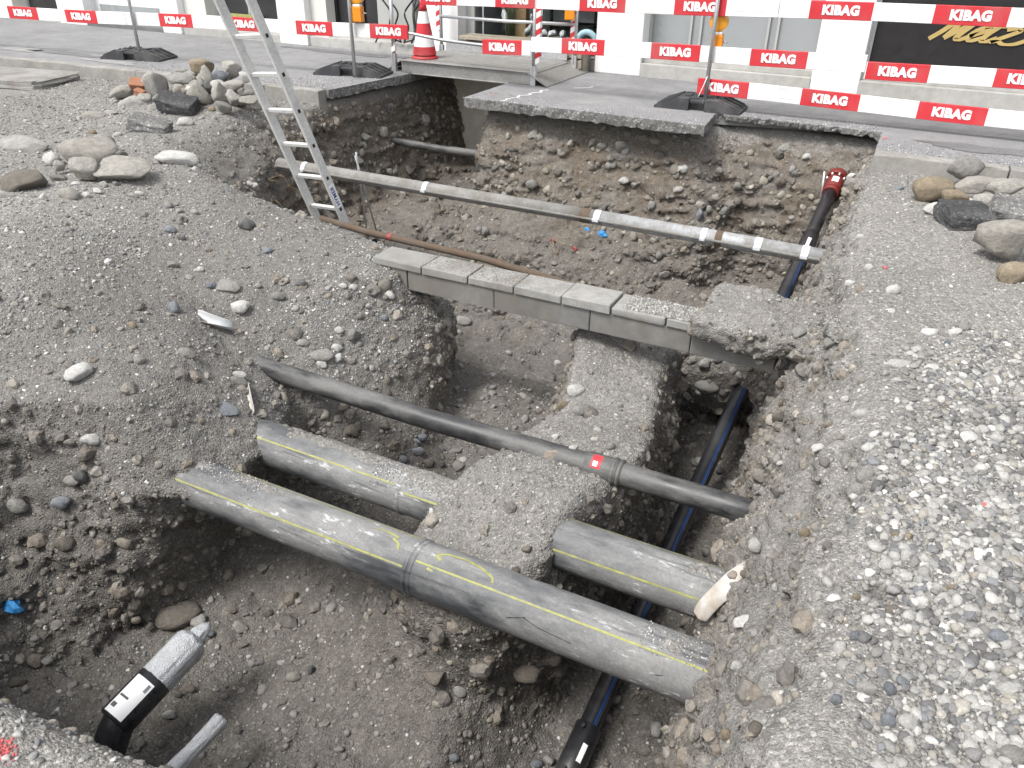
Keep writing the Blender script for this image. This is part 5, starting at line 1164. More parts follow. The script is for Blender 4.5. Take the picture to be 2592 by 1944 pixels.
 (-5.33, 8.282, -0.584, 0.083, 0.065, 'beige', 'a', 'rearwall', 0),
 (-3.294, 7.014, -0.727, 0.068, 0.05, 'stone', 'r', 'rearwall', 0),
 (-6.912, 5.09, -0.124, 0.105, 0.038, 'beige', 'f', 'lflat', 0),
 (0.136, 3.424, -0.115, 0.05, 0.015, 'pale', 'f', 'rflat', 0),
 (-3.614, 2.878, -0.469, 0.032, 0.041, 'slate', 'r', 'slope', 0),
 (0.136, 1.52, -0.129, 0.017, 0.015, 'slate', 'r', 'rflat', 0),
 (0.396, 2.036, -0.141, 0.017, 0.021, 'pale', 'b', 'rflat', 0),
 (-0.089, 1.527, -0.412, 0.016, 0.019, 'tan', 'r', 'rflat', 0),
 (-1.436, 3.543, -0.848, 0.034, 0.03, 'tan', 'b', 'berm', 0),
 (0.26, 2.083, -0.151, 0.024, 0.015, 'pale', 'a', 'rflat', 0),
 (-3.044, 3.802, -0.504, 0.045, 0.031, 'soilst', 'a', 'slope2', 0),
 (0.411, 2.909, -0.102, 0.035, 0.016, 'pale', 'f', 'rflat', 0),
 (0.421, 3.026, -0.103, 0.035, 0.017, 'stone', 'a', 'rflat', 0),
 (0.221, 2.143, -0.139, 0.014, 0.026, 'pale', 'f', 'rflat', 0),
 (-3.269, 2.336, -0.458, 0.032, 0.03, 'stone', 'b', 'slope', 0),
 (0.043, 2.944, -0.128, 0.03, 0.018, 'pale', 'b', 'rflat', 0),
 (-5.375, 7.481, -0.582, 0.061, 0.069, 'beige', 'a', 'rearwall', 0),
 (0.206, 2.117, -0.15, 0.024, 0.014, 'pale', 'r', 'rflat', 0),
 (0.496, 1.514, -0.124, 0.014, 0.017, 'pale', 'a', 'rflat', 0),
 (-1.038, 7.457, -0.511, 0.056, 0.049, 'soilst', 'r', 'rearwall', 0),
 (-3.048, 2.753, -0.696, 0.039, 0.025, 'pale', 'r', 'slope', 0),
 (-1.46, 7.251, -0.784, 0.057, 0.047, 'stone', 'a', 'rearwall', 0),
 (-0.5, 5.523, -0.64, 0.032, 0.049, 'soilst', 'a', 'rwall', 0),
 (-2.713, 1.942, -1.742, 0.033, 0.029, 'slate', 'r', 'nearfloor', 0),
 (-2.344, 3.4, -1.357, 0.041, 0.027, 'slate', 'f', 'midfloor', 0),
 (-0.038, 2.334, -0.294, 0.02, 0.019, 'tan', 'r', 'rflat', 0),
 (-1.101, 2.394, -0.855, 0.027, 0.02, 'soilst', 'a', 'nearfloor', 0),
 (-3.992, 3.234, -0.39, 0.044, 0.029, 'stone', 'a', 'slope', 0),
 (-2.375, 3.289, -1.366, 0.036, 0.029, 'slate', 'r', 'midfloor', 0),
 (-2.858, 3.363, -0.825, 0.029, 0.036, 'pale', 'r', 'slope2', 0),
 (0.241, 3.822, -0.117, 0.04, 0.018, 'pale', 'f', 'rflat', 0),
 (0.199, 2.482, -0.104, 0.024, 0.015, 'stone', 'a', 'rflat', 0),
 (0.068, 1.993, -0.188, 0.014, 0.02, 'pale', 'a', 'rflat', 0),
 (-0.318, 3.863, -0.689, 0.032, 0.025, 'tan', 'r', 'rwall', 0),
 (0.09, 2.674, -0.106, 0.028, 0.014, 'pale', 'b', 'rflat', 0),
 (-0.931, 2.193, -1.967, 0.032, 0.022, 'slate', 'r', 'nearfloor', 0),
 (-0.935, 4.713, -1.226, 0.027, 0.044, 'pale', 'a', 'trench', 0),
 (0.344, 3.871, -0.114, 0.036, 0.019, 'pale', 'r', 'rflat', 0),
 (0.156, 1.767, -0.145, 0.015, 0.015, 'slate', 'r', 'rflat', 0),
 (-3.392, 7.213, -0.309, 0.061, 0.042, 'stone', 'f', 'rearwall', 0),
 (-2.908, 3.418, -0.787, 0.036, 0.027, 'pale', 'r', 'slope2', 0),
 (-0.321, 3.674, -0.673, 0.025, 0.028, 'soilst', 'r', 'rwall', 0),
 (-2.504, 3.307, -1.179, 0.034, 0.027, 'soilst', 'r', 'midfloor', 0),
 (0.152, 2.498, -0.105, 0.022, 0.015, 'pale', 'r', 'rflat', 0),
 (-1.037, 4.747, -1.352, 0.037, 0.032, 'darkst', 'r', 'trench', 0),
 (-1.225, 1.932, -1.772, 0.027, 0.022, 'slate', 'r', 'nearfloor', 0),
 (-1.077, 4.77, -0.997, 0.036, 0.031, 'soilst', 'r', 'trench', 0),
 (-5.188, 7.67, -1.031, 0.054, 0.063, 'soilst', 'a', 'rearwall', 0),
 (0.498, 2.952, -0.108, 0.025, 0.017, 'pale', 'r', 'rflat', 0),
 (-2.356, 3.475, -1.312, 0.036, 0.026, 'slate', 'a', 'midfloor', 0),
 (-2.541, 2.2, -1.756, 0.032, 0.025, 'soilst', 'r', 'nearfloor', 0),
 (-2.31, 7.191, -0.635, 0.051, 0.044, 'beige', 'a', 'rearwall', 0),
 (-4.256, 3.493, -0.29, 0.042, 0.029, 'slate', 'r', 'slope', 0),
 (0.303, 2.046, -0.15, 0.021, 0.012, 'slate', 'f', 'rflat', 0),
 (-0.724, 4.737, -1.104, 0.041, 0.026, 'soilst', 'a', 'trench', 0),
 (-5.385, 7.162, -0.561, 0.059, 0.051, 'beige', 'a', 'rearwall', 0),
 (-3.289, 3.6, -0.507, 0.039, 0.025, 'darkst', 'r', 'slope', 0),
 (-2.201, 3.618, -1.459, 0.042, 0.022, 'stone', 'f', 'midfloor', 0),
 (-2.524, 1.982, -1.767, 0.036, 0.02, 'soilst', 'f', 'nearfloor', 0),
 (-1.015, 3.156, -0.756, 0.024, 0.023, 'stone', 'r', 'berm', 0),
 (0.458, 1.517, -0.129, 0.016, 0.011, 'beige', 'a', 'rflat', 0),
 (-0.068, 2.763, -0.215, 0.024, 0.015, 'pale', 'f', 'rwall', 0),
 (-0.666, 4.432, -1.617, 0.039, 0.026, 'darkst', 'a', 'trench', 0),
 (-4.194, 6.386, -1.247, 0.062, 0.036, 'soilst', 'a', 'rearwall', 0),
 (0.416, 1.544, -0.133, 0.011, 0.016, 'pale', 'a', 'rflat', 0),
 (-2.216, 7.395, -0.273, 0.058, 0.036, 'beige', 'f', 'rearwall', 0),
 (-3.061, 3.298, -0.737, 0.04, 0.021, 'stone', 'r', 'slope2', 0),
 (0.213, 2.232, -0.125, 0.017, 0.015, 'tan', 'a', 'rflat', 0),
 (-3.022, 3.706, -0.575, 0.03, 0.03, 'stone', 'r', 'slope2', 0),
 (-5.275, 3.121, -0.113, 0.049, 0.027, 'stone', 'r', 'lbrow', 0),
 (-2.046, 4.394, -1.454, 0.031, 0.034, 'stone', 'r', 'midfloor', 0),
 (0.362, 2.046, -0.148, 0.019, 0.012, 'pale', 'r', 'rflat', 0),
 (-0.204, 2.449, -0.654, 0.019, 0.018, 'soilst', 'a', 'rflat', 0),
 (-2.081, 7.027, -0.774, 0.04, 0.047, 'stone', 'a', 'rearwall', 0),
 (-3.315, 1.901, -0.702, 0.027, 0.023, 'beige', 'r', 'slope', 0),
 (-1.397, 7.39, -0.57, 0.045, 0.043, 'beige', 'r', 'rearwall', 0),
 (-3.625, 6.681, -1.17, 0.038, 0.054, 'stone', 'f', 'rearwall', 0),
 (-1.661, 7.131, -0.823, 0.026, 0.071, 'slate', 'f', 'rearwall', 0),
 (-3.044, 7.075, -0.6, 0.052, 0.037, 'soilst', 'r', 'rearwall', 0),
 (-5.366, 6.996, -0.765, 0.05, 0.05, 'beige', 'a', 'rearwall', 0),
 (-1.008, 4.743, -1.02, 0.029, 0.031, 'stone', 'r', 'trench', 0),
 (0.242, 1.366, -0.112, 0.019, 0.007, 'pale', 'r', 'rflat', 0),
 (-0.16, 4.34, -0.15, 0.03, 0.021, 'pale', 'r', 'rflat', 0),
 (-0.43, 6.839, -0.227, 0.047, 0.031, 'pale', 'a', 'rearwall', 0),
 (-2.827, 3.902, -0.606, 0.035, 0.023, 'pale', 'r', 'slope2', 0),
 (-5.215, 5.263, -0.586, 0.049, 0.035, 'pale', 'a', 'slope', 0),
 (-1.91, 4.276, -1.432, 0.035, 0.025, 'soilst', 'r', 'berm', 0),
 (0.361, 1.508, -0.132, 0.013, 0.011, 'slate', 'r', 'rflat', 0),
 (0.335, 1.755, -0.138, 0.011, 0.015, 'beige', 'b', 'rflat', 0),
 (-2.054, 1.965, -1.693, 0.019, 0.027, 'darkst', 'a', 'nearfloor', 0),
 (-2.899, 3.257, -0.827, 0.034, 0.02, 'pale', 'r', 'slope2', 0),
 (0.385, 3.948, -0.112, 0.03, 0.017, 'stone', 'f', 'rflat', 0),
 (-2.951, 3.516, -0.719, 0.034, 0.021, 'pale', 'r', 'slope2', 0),
 (-3.261, 5.886, -1.563, 0.057, 0.026, 'stone', 'f', 'midfloor', 0),
 (-2.582, 4.205, -0.966, 0.039, 0.021, 'stone', 'a', 'midfloor', 0),
 (0.171, 2.613, -0.1, 0.021, 0.012, 'stone', 'r', 'rflat', 0),
 (-3.658, 3.73, -0.403, 0.033, 0.025, 'slate', 'f', 'slope', 0),
 (-4.148, 3.476, -0.316, 0.028, 0.031, 'stone', 'r', 'slope', 0),
 (-6.844, 5.243, -0.113, 0.066, 0.031, 'beige', 'f', 'lflat', 0),
 (0.439, 1.561, -0.134, 0.014, 0.01, 'pale', 'r', 'rflat', 0),
 (-0.23, 3.048, -0.493, 0.013, 0.027, 'beige', 'b', 'rwall', 0),
 (0.248, 2.242, -0.121, 0.02, 0.01, 'tan', 'a', 'rflat', 0),
 (-5.267, 7.387, -0.962, 0.044, 0.052, 'beige', 'a', 'rearwall', 0),
 (-0.117, 2.789, -0.33, 0.016, 0.018, 'soilst', 'a', 'rwall', 0),
 (0.142, 1.938, -0.159, 0.012, 0.014, 'tan', 'r', 'rflat', 0),
 (-0.543, 4.695, -1.167, 0.03, 0.025, 'soilst', 'r', 'rwall', 0),
 (-2.808, 3.791, -0.716, 0.03, 0.023, 'slate', 'r', 'slope2', 0),
 (0.375, 2.077, -0.133, 0.015, 0.012, 'tan', 'a', 'rflat', 0),
 (0.243, 1.44, -0.119, 0.012, 0.01, 'stone', 'r', 'rflat', 0),
 (-1.098, 7.636, -0.241, 0.063, 0.025, 'stone', 'f', 'rearwall', 0),
 (-3.018, 3.77, -0.541, 0.031, 0.022, 'pale', 'r', 'slope2', 0),
 (-2.297, 4.08, -1.433, 0.028, 0.027, 'stone', 'r', 'midfloor', 0),
 (0.266, 3.455, -0.118, 0.03, 0.012, 'pale', 'f', 'rflat', 0),
 (-0.03, 3.105, -0.174, 0.019, 0.016, 'pale', 'a', 'rwall', 0),
 (-1.311, 1.821, -1.752, 0.02, 0.019, 'beige', 'r', 'nearfloor', 0),
 (-3.69, 3.244, -0.474, 0.031, 0.022, 'slate', 'r', 'slope', 0),
 (-2.405, 7.147, -0.6, 0.051, 0.029, 'pale', 'r', 'rearwall', 0),
 (-1.179, 3.059, -0.754, 0.025, 0.015, 'pale', 'r', 'berm', 0),
 (-1.875, 7.255, -0.448, 0.043, 0.033, 'pale', 'r', 'rearwall', 0),
 (-2.934, 2.084, -1.376, 0.031, 0.016, 'soilst', 'f', 'nearfloor', 0),
 (-2.209, 3.468, -1.466, 0.024, 0.025, 'darkst', 'r', 'midfloor', 0),
 (-1.302, 3.12, -0.764, 0.024, 0.016, 'pale', 'a', 'berm', 0),
 (-2.905, 3.671, -0.682, 0.028, 0.022, 'stone', 'r', 'slope2', 0),
 (-0.156, 3.069, -0.399, 0.013, 0.023, 'pale', 'f', 'rwall', 0),
 (-0.082, 2.097, -0.361, 0.009, 0.02, 'pale', 'f', 'rflat', 0),
 (-2.694, 7.279, -0.347, 0.044, 0.033, 'beige', 'r', 'rearwall', 0),
 (-0.209, 3.003, -0.487, 0.021, 0.014, 'pale', 'a', 'rwall', 0),
 (-2.948, 4.899, -1.583, 0.038, 0.025, 'stone', 'r', 'midfloor', 0),
 (-2.703, 2.112, -1.726, 0.029, 0.017, 'soilst', 'a', 'nearfloor', 0),
 (-4.771, 8.598, -1.158, 0.048, 0.048, 'stone', 'a', 'rearwall', 0),
 (-0.092, 4.568, -0.124, 0.026, 0.02, 'pale', 'r', 'rflat', 0),
 (0.471, 2.044, -0.13, 0.013, 0.012, 'beige', 'r', 'rflat', 0),
 (-3.129, 1.754, -1.249, 0.025, 0.018, 'stone', 'r', 'nearfloor', 0),
 (-1.882, 7.166, -0.617, 0.05, 0.026, 'beige', 'r', 'rearwall', 0),
 (-2.593, 7.212, -0.505, 0.037, 0.037, 'stone', 'r', 'rearwall', 0),
 (0.258, 2.64, -0.1, 0.019, 0.011, 'slate', 'f', 'rflat', 0),
 (-0.775, 4.732, -1.202, 0.031, 0.021, 'darkst', 'a', 'trench', 0),
 (-3.573, 2.561, -0.422, 0.026, 0.019, 'tan', 'r', 'slope', 0),
 (-1.578, 7.331, -0.447, 0.04, 0.032, 'stone', 'r', 'rearwall', 0),
 (0.495, 1.662, -0.123, 0.012, 0.01, 'stone', 'a', 'rflat', 0),
 (-0.002, 2.905, -0.16, 0.017, 0.014, 'pale', 'a', 'rflat', 0),
 (-3.002, 7.212, -0.35, 0.037, 0.037, 'beige', 'a', 'rearwall', 0),
 (-2.902, 3.755, -0.644, 0.022, 0.026, 'pale', 'a', 'slope2', 0),
 (-0.87, 7.576, -0.284, 0.046, 0.028, 'pale', 'r', 'rearwall', 0),
 (-1.124, 3.253, -0.745, 0.022, 0.016, 'pale', 'r', 'berm', 0),
 (-2.182, 1.584, -1.776, 0.022, 0.017, 'darkst', 'a', 'nearfloor', 0),
 (-1.901, 7.26, -0.45, 0.043, 0.029, 'pale', 'f', 'rearwall', 0),
 (-3.111, 3.298, -0.715, 0.022, 0.024, 'pale', 'a', 'slope2', 0),
 (0.369, 1.808, -0.135, 0.014, 0.009, 'pale', 'r', 'rflat', 0),
 (-0.866, 2.484, -1.97, 0.023, 0.017, 'soilst', 'r', 'nearfloor', 0),
 (-2.315, 7.255, -0.482, 0.044, 0.029, 'soilst', 'r', 'rearwall', 0),
 (0.063, 2.606, -0.149, 0.014, 0.014, 'beige', 'r', 'rflat', 0),
 (-2.366, 3.428, -1.313, 0.026, 0.02, 'slate', 'f', 'midfloor', 0),
 (0.319, 1.443, -0.121, 0.011, 0.009, 'stone', 'a', 'rflat', 0),
 (0.463, 1.689, -0.125, 0.013, 0.009, 'pale', 'r', 'rflat', 0),
 (-4.31, 3.768, -0.256, 0.035, 0.021, 'stone', 'r', 'slope', 0),
 (-2.254, 5.374, -1.671, 0.03, 0.03, 'pale', 'r', 'berm', 0),
 (-1.581, 7.186, -0.775, 0.028, 0.043, 'stone', 'r', 'rearwall', 0),
 (-0.365, 4.958, -0.42, 0.024, 0.024, 'soilst', 'r', 'rwall', 0),
 (-0.23, 3.786, -0.367, 0.019, 0.019, 'soilst', 'r', 'rwall', 0),
 (-2.512, 3.981, -1.233, 0.014, 0.042, 'tan', 'f', 'midfloor', 0),
 (-3.481, 3.419, -0.497, 0.029, 0.019, 'stone', 'r', 'slope', 0),
 (-1.711, 7.355, -0.362, 0.057, 0.021, 'soilst', 'f', 'rearwall', 0),
 (0.015, 3.206, -0.128, 0.017, 0.015, 'beige', 'r', 'rwall', 0),
 (-0.152, 3.585, -0.228, 0.024, 0.013, 'stone', 'f', 'rwall', 0),
 (-0.165, 2.708, -0.409, 0.012, 0.018, 'beige', 'r', 'rwall', 0),
 (-0.195, 5.136, -0.144, 0.03, 0.019, 'pale', 'r', 'rflat', 0),
 (-0.855, 4.763, -0.992, 0.032, 0.018, 'darkst', 'r', 'trench', 0),
 (-4.923, 3.582, -0.104, 0.032, 0.024, 'beige', 'a', 'lbrow', 0),
 (-4.88, 3.407, -0.123, 0.033, 0.022, 'pale', 'r', 'lbrow', 0),
 (-1.238, 7.657, -0.218, 0.057, 0.021, 'soilst', 'f', 'rearwall', 0),
 (-1.053, 3.098, -0.765, 0.02, 0.015, 'stone', 'r', 'berm', 0),
 (-3.067, 3.735, -0.526, 0.026, 0.02, 'pale', 'r', 'slope2', 0),
 (-3.647, 7.179, -0.35, 0.038, 0.034, 'beige', 'a', 'rearwall', 0),
 (-0.103, 4.203, -0.122, 0.016, 0.024, 'tan', 'f', 'rflat', 0),
 (-6.066, 5.733, -0.088, 0.041, 0.033, 'tan', 'r', 'lflat', 0),
 (-2.855, 2.11, -1.726, 0.019, 0.022, 'pale', 'a', 'nearfloor', 0),
 (-3.299, 2.303, -0.448, 0.02, 0.018, 'stone', 'r', 'slope', 0),
 (-2.507, 3.834, -1.167, 0.022, 0.023, 'pale', 'a', 'midfloor', 0),
 (-1.912, 7.02, -0.868, 0.036, 0.029, 'stone', 'a', 'rearwall', 0),
 (0.019, 5.851, -0.11, 0.031, 0.021, 'pale', 'a', 'rflat', 0),
 (-1.641, 2.078, -1.564, 0.016, 0.018, 'beige', 'r', 'nearfloor', 0),
 (-3.595, 1.791, -0.605, 0.019, 0.019, 'beige', 'r', 'slope', 0),
 (-4.883, 3.496, -0.116, 0.037, 0.018, 'pale', 'f', 'lbrow', 0),
 (0.23, 2.678, -0.095, 0.012, 0.014, 'pale', 'r', 'rflat', 0),
 (-3.842, 3.316, -0.423, 0.024, 0.021, 'pale', 'r', 'slope', 0),
 (-4.891, 3.655, -0.111, 0.032, 0.021, 'stone', 'a', 'lbrow', 0),
 (-2.285, 4.009, -1.437, 0.024, 0.021, 'stone', 'r', 'midfloor', 0),
 (-1.114, 3.577, -0.777, 0.019, 0.017, 'stone', 'a', 'berm', 0),
 (-6.031, 4.624, -0.1, 0.044, 0.023, 'pale', 'r', 'lflat', 0),
 (-6.285, 4.591, -0.104, 0.04, 0.026, 'tan', 'r', 'lflat', 0),
 (-2.267, 1.983, -1.767, 0.018, 0.018, 'pale', 'a', 'nearfloor', 0),
 (0.037, 1.441, -0.175, 0.01, 0.008, 'pale', 'a', 'rflat', 0),
 (-1.822, 2.303, -1.333, 0.017, 0.016, 'stone', 'r', 'nearfloor', 0),
 (0.047, 1.579, -0.211, 0.011, 0.008, 'pale', 'a', 'rflat', 0),
 (-1.227, 1.987, -1.727, 0.016, 0.016, 'beige', 'r', 'nearfloor', 0),
 (-1.116, 2.313, -0.912, 0.02, 0.01, 'soilst', 'f', 'nearfloor', 0),
 (0.32, 3.752, -0.119, 0.018, 0.015, 'slate', 'r', 'rflat', 0),
 (-2.178, 3.919, -1.417, 0.027, 0.017, 'pale', 'a', 'midfloor', 0),
 (-4.713, 3.632, -0.16, 0.034, 0.018, 'beige', 'r', 'lbrow', 0),
 (-0.388, 3.828, -0.78, 0.015, 0.021, 'tan', 'r', 'rwall', 0),
 (-2.544, 1.584, -1.727, 0.019, 0.016, 'soilst', 'r', 'nearfloor', 0),
 (-2.28, 3.577, -1.433, 0.023, 0.018, 'slate', 'r', 'midfloor', 0),
 (-4.713, 3.684, -0.159, 0.033, 0.018, 'pale', 'r', 'lbrow', 0),
 (0.413, 3.405, -0.122, 0.022, 0.01, 'beige', 'r', 'rflat', 0),
 (-5.044, 3.212, -0.107, 0.026, 0.022, 'pale', 'a', 'lbrow', 0),
 (-0.058, 6.292, -0.119, 0.037, 0.017, 'slate', 'f', 'rflat', 0),
 (-1.96, 1.561, -1.766, 0.018, 0.014, 'stone', 'r', 'nearfloor', 0),
 (0.132, 1.451, -0.125, 0.01, 0.007, 'beige', 'r', 'rflat', 0),
 (0.396, 1.562, -0.134, 0.011, 0.007, 'stone', 'r', 'rflat', 0),
 (-0.221, 3.381, -0.463, 0.016, 0.014, 'soilst', 'r', 'rwall', 0),
 (-5.098, 3.501, -0.1, 0.033, 0.018, 'pale', 'f', 'lbrow', 0),
 (-5.235, 5.224, -0.553, 0.034, 0.025, 'pale', 'r', 'slope', 0),
 (-3.054, 2.055, -0.582, 0.016, 0.016, 'pale', 'a', 'slope', 0),
 (-2.606, 5.075, -1.67, 0.032, 0.019, 'stone', 'r', 'midfloor', 0),
 (-2.527, 4.75, -1.538, 0.034, 0.016, 'pale', 'f', 'midfloor', 0),
 (-4.385, 3.709, -0.24, 0.027, 0.019, 'stone', 'f', 'slope', 0),
 (0.434, 2.029, -0.135, 0.011, 0.009, 'stone', 'r', 'rflat', 0),
 (0.593, 3.73, -0.133, 0.024, 0.01, 'pale', 'f', 'rflat', 0),
 (0.057, 3.986, -0.111, 0.026, 0.01, 'pale', 'f', 'rflat', 0),
]
# ---------------------------------------------------------------- stones
def rock_mesh(kind, seed):
    bm = bmesh.new(); bmesh.ops.create_icosphere(bm, subdivisions=3, radius=1.0); r = random.Random(seed)
    P = np.array([v.co for v in bm.verts], np.float32); amp = {'r': .30, 'b': .28, 'a': .42, 'f': .34}[kind]
    k = 1 + amp * perlin(P, 1.0, seed) * 1.5 + amp * .35 * perlin(P, 2.6, seed + 3); P = P * k[:, None]
    if kind in 'af':
        for i in range(9 if kind == 'a' else 6):
            n = np.array([r.gauss(0, 1), r.gauss(0, 1), r.gauss(0, 1) * (1 if kind == 'a' else .5)], np.float32); n /= np.linalg.norm(n); d = r.uniform(.55, .85)
            P = P - np.maximum(P @ n - d, 0)[:, None] * n * .92
    else:
        for i in range(4):
            n = np.array([r.gauss(0, 1), r.gauss(0, 1), r.gauss(0, 1)], np.float32); n /= np.linalg.norm(n); d = r.uniform(.72, .92); P = P - np.maximum(P @ n - d, 0)[:, None] * n * .8
    P = P + (perlin(P, 7.0, seed + 9) * (.05 if kind in 'af' else .018))[:, None] * P
    P /= np.abs(P).max(axis=0)
    for v, p in zip(bm.verts, P): v.co = p
    me = bm_mesh(bm, 'rock'); me.polygons.foreach_set('use_smooth', [True] * len(me.polygons)); return me
ROCKS = {k: [rock_mesh(k, 40 + i * 7 + j * 31) for i in range(n)] for j, (k, n) in enumerate((('r', 7), ('a', 8), ('f', 5), ('b', 5)))}
ADJ = {'stone': 'grey', 'beige': 'beige', 'pale': 'whitish', 'slate': 'blue-grey', 'darkst': 'dark grey', 'tan': 'brown', 'soilst': 'soil-covered'}
SHP = {'r': 'rounded', 'a': 'angular', 'f': 'flat', 'b': 'long smooth'}
ZON = {'lpile': 'in the big rubble pile by the ladder', 'lflat': 'lying loose on gravel below the big rubble pile', 'spile': 'in the boulder heap at the pit brow', 'lbrow': 'lying along the gravel brow of the pit',
       'slope': 'half buried in the dark gravel slope', 'slope2': 'on the slope beside the concrete duct end', 'midfloor': 'on the pit floor under the concrete duct', 'berm': 'on the soil stump under the black pipe',
       'trench': 'beside the blue-striped pipe in the narrow trench', 'rwall': 'stuck in the crumbling wall at the pipe ends', 'rflat': 'lying in the coarse gravel beside the pit', 'rpile': 'in the rock heap by the kerb',
       'nearfloor': 'on the dark pit floor before the thick pipe', 'rearwall': 'embedded in the brown wall under the pavement'}
SUBZ = {'lpile': ((.0, 2, 'at the foot of the big rubble pile'), (.07, 2, 'low in the big rubble pile'), (.14, 2, 'high in the big rubble pile'), (9, 2, 'on top of the big rubble pile')), 'rflat': ((2.0, 1, 'in coarse gravel level with the thick pipe'), (2.8, 1, 'in coarse gravel level with the packing sheet'), (3.6, 1, 'on gravel level with the black pipe'), (4.8, 1, 'on gravel level with the duct end'), (9, 1, 'on gravel near the rock heap by the kerb')),
        'rearwall': ((-4.2, 0, 'in the brown wall below the steel ramp'), (-2.6, 0, 'in the brown wall under the overhanging asphalt'), (-1.5, 0, 'in the brown wall below the barrier post'), (9, 0, 'in the wall beside the red flange')),
        'nearfloor': ((-2.2, 0, 'on the pit floor by the capped pipe'), (-1.2, 0, 'on the pit floor before the thick pipe'), (9, 0, 'on the pit floor by the blue-striped pipe')),
        'slope': ((-4.2, 0, 'high on the dark gravel slope'), (-3.5, 0, 'midway on the dark gravel slope'), (9, 0, 'low on the gravel slope by the pipe ends')),
        'midfloor': ((3.6, 1, 'on the pit floor behind the second pipe'), (9, 1, 'on the pit floor under the concrete duct')),
        'rwall': ((2.6, 1, 'in the crumbling wall above the thick pipe'), (3.6, 1, 'in the crumbling wall by the black pipe end'), (9, 1, 'in the crumbling wall by the duct end'))}
MATS = {}
def stone(x, y, z, rw, rh, m, sh, zone, placed, i):
    r = random.Random(i * 13 + 5); me0 = ROCKS[sh][i % len(ROCKS[sh])]
    key = (me0.name, m)
    if key not in MATS: me = me0.copy(); me.materials.clear(); me.materials.append(MAT[m]); MATS[key] = me
    big = zone in ('lpile', 'spile', 'rpile')
    o = bpy.data.objects.new('rock' if big else 'stone', MATS[key]); col.objects.link(o)
    sx = max(rw, rh) if sh == 'b' else rw; sz = min(rw, rh) if sh == 'b' else rh
    o.scale = (sx * 1.04, max(sx * r.uniform(.62, .82), sz * .8), sz * 1.05 if sh != 'f' else sz * .85)
    rz = R(27) + r.uniform(-.25, .25)
    if sh == 'b': rz += {True: R(62), False: R(15)}[rh > rw]
    P = Vector((x, y, z)); tilt = r.uniform(-.15, .15) if sh != 'f' else .25
    if not placed:
        hit, n, _, _ = ground_bvh.find_nearest(P); bury = .25 if zone not in ('rwall', 'rearwall', 'slope') else .1
        up = n.lerp(Vector((0, 0, 1)), .45).normalized(); P = hit + up * sz * (.55 - bury)
        q = Vector((0, 0, 1)).rotation_difference(up) if zone not in ('rearwall', 'rwall') else Vector((0, 0, 1)).rotation_difference((up * .5 + Vector((0, -.1, .6))).normalized())
        o.rotation_euler = (q.to_matrix() @ Euler((tilt, r.uniform(-.2, .2), rz)).to_matrix()).to_euler()
    else: o.rotation_euler = (tilt, r.uniform(-.15, .15), rz)
    o.location = P
    lim = {'lpile': .09, 'spile': .1, 'rpile': .11}.get(zone, .042); sz_ = 'large ' if rw > lim else ('' if rw > lim * .55 else 'small ')
    zp = ZON[zone]
    for lim_, ax_, txt in SUBZ.get(zone, ()):
        if P[ax_] < lim_: zp = txt; break
    lb = f"{sz_}{ADJ[m]} {SHP[sh]} {'rock' if big else 'stone'} {zp}"
    tag(o, lb, 'rock' if big else 'stone', ('rocks ' if big else 'stones ') + ZON[zone])
for i, s in enumerate(STONES): stone(*s, i)
rp_ = random.Random(77)
for i in range(46):          # smaller rubble filling the big pile and the heap by the kerb
    if i < 34: x = rp_.gauss(-6.42, .30); y = rp_.uniform(5.62, 6.2); z = -.06 + .22 * math.exp(-((x + 6.35) / .33) ** 2) * (.4 + .6 * (y - 5.6) / .6) + rp_.uniform(-.02, .02); zone = 'lpile'
    else: x = rp_.uniform(.15, .75); y = rp_.uniform(5.3, 6.5); z = -.07; zone = 'rpile'
    w = rp_.uniform(.04, .085); stone(x, y, z, w, w * rp_.uniform(.5, .85), rp_.choice(['beige', 'stone', 'beige', 'soilst', 'pale']), rp_.choice('aaafr'), zone, 1, 400 + i)

# ---------------------------------------------------------------- rubble that is not stone
def chunk(name, loc, sx, sy, sz, rot, mat, label, cat, seed, side=None):
    bm = bmesh.new(); add_box(bm, -1, 1, -1, 1, -1, 1); bmesh.ops.subdivide_edges(bm, edges=bm.edges[:], cuts=7, use_grid_fill=True)
    P = np.array([v.co for v in bm.verts], np.float32); edge = (np.abs(P) > .98).sum(1)
    flatk = .25 if name == 'concrete_slab' else 1.0
    P2 = P * (1 - .05 * (edge >= 2))[:, None] + np.stack([perlin(P, 1.6, seed + q) for q in range(3)], 1) * np.array([.16, .16, .08]) * flatk + np.stack([perlin(P, 5.0, seed + 5 + q) for q in range(3)], 1) * .06 * flatk
    for v, p in zip(bm.verts, P2): v.co = p * np.array([sx, sy, sz])
    me = bm_mesh(bm, name); o = link(name, me, mat); o.location = loc; o.rotation_euler = rot; tag(o, label, cat); return o
chunk('asphalt_lump', (-6.33, 5.58, -.03), .18, .10, .06, (.35, .15, .3), MAT['asphalt_chunk'], 'black broken asphalt lump at the front of the big rubble pile', 'asphalt lump', 3)
chunk('asphalt_lump', (-5.98, 4.93, -.06), .16, .12, .045, (.1, .25, .5), MAT['asphalt_cut'], 'grey broken asphalt lump on the gravel below the rubble pile', 'asphalt lump', 5)
chunk('asphalt_lump', (.36, 5.55, -.04), .15, .13, .055, (.12, .05, .5), MAT['asphalt_chunk'], 'dark flat asphalt block in the rock heap by the kerb', 'asphalt lump', 7)
chunk('asphalt_lump', (.57, 5.62, -.0), .10, .10, .06, (.3, .2, .1), MAT['asphalt_cut'], 'pebbly grey asphalt lump beside the dark asphalt block', 'asphalt lump', 9)
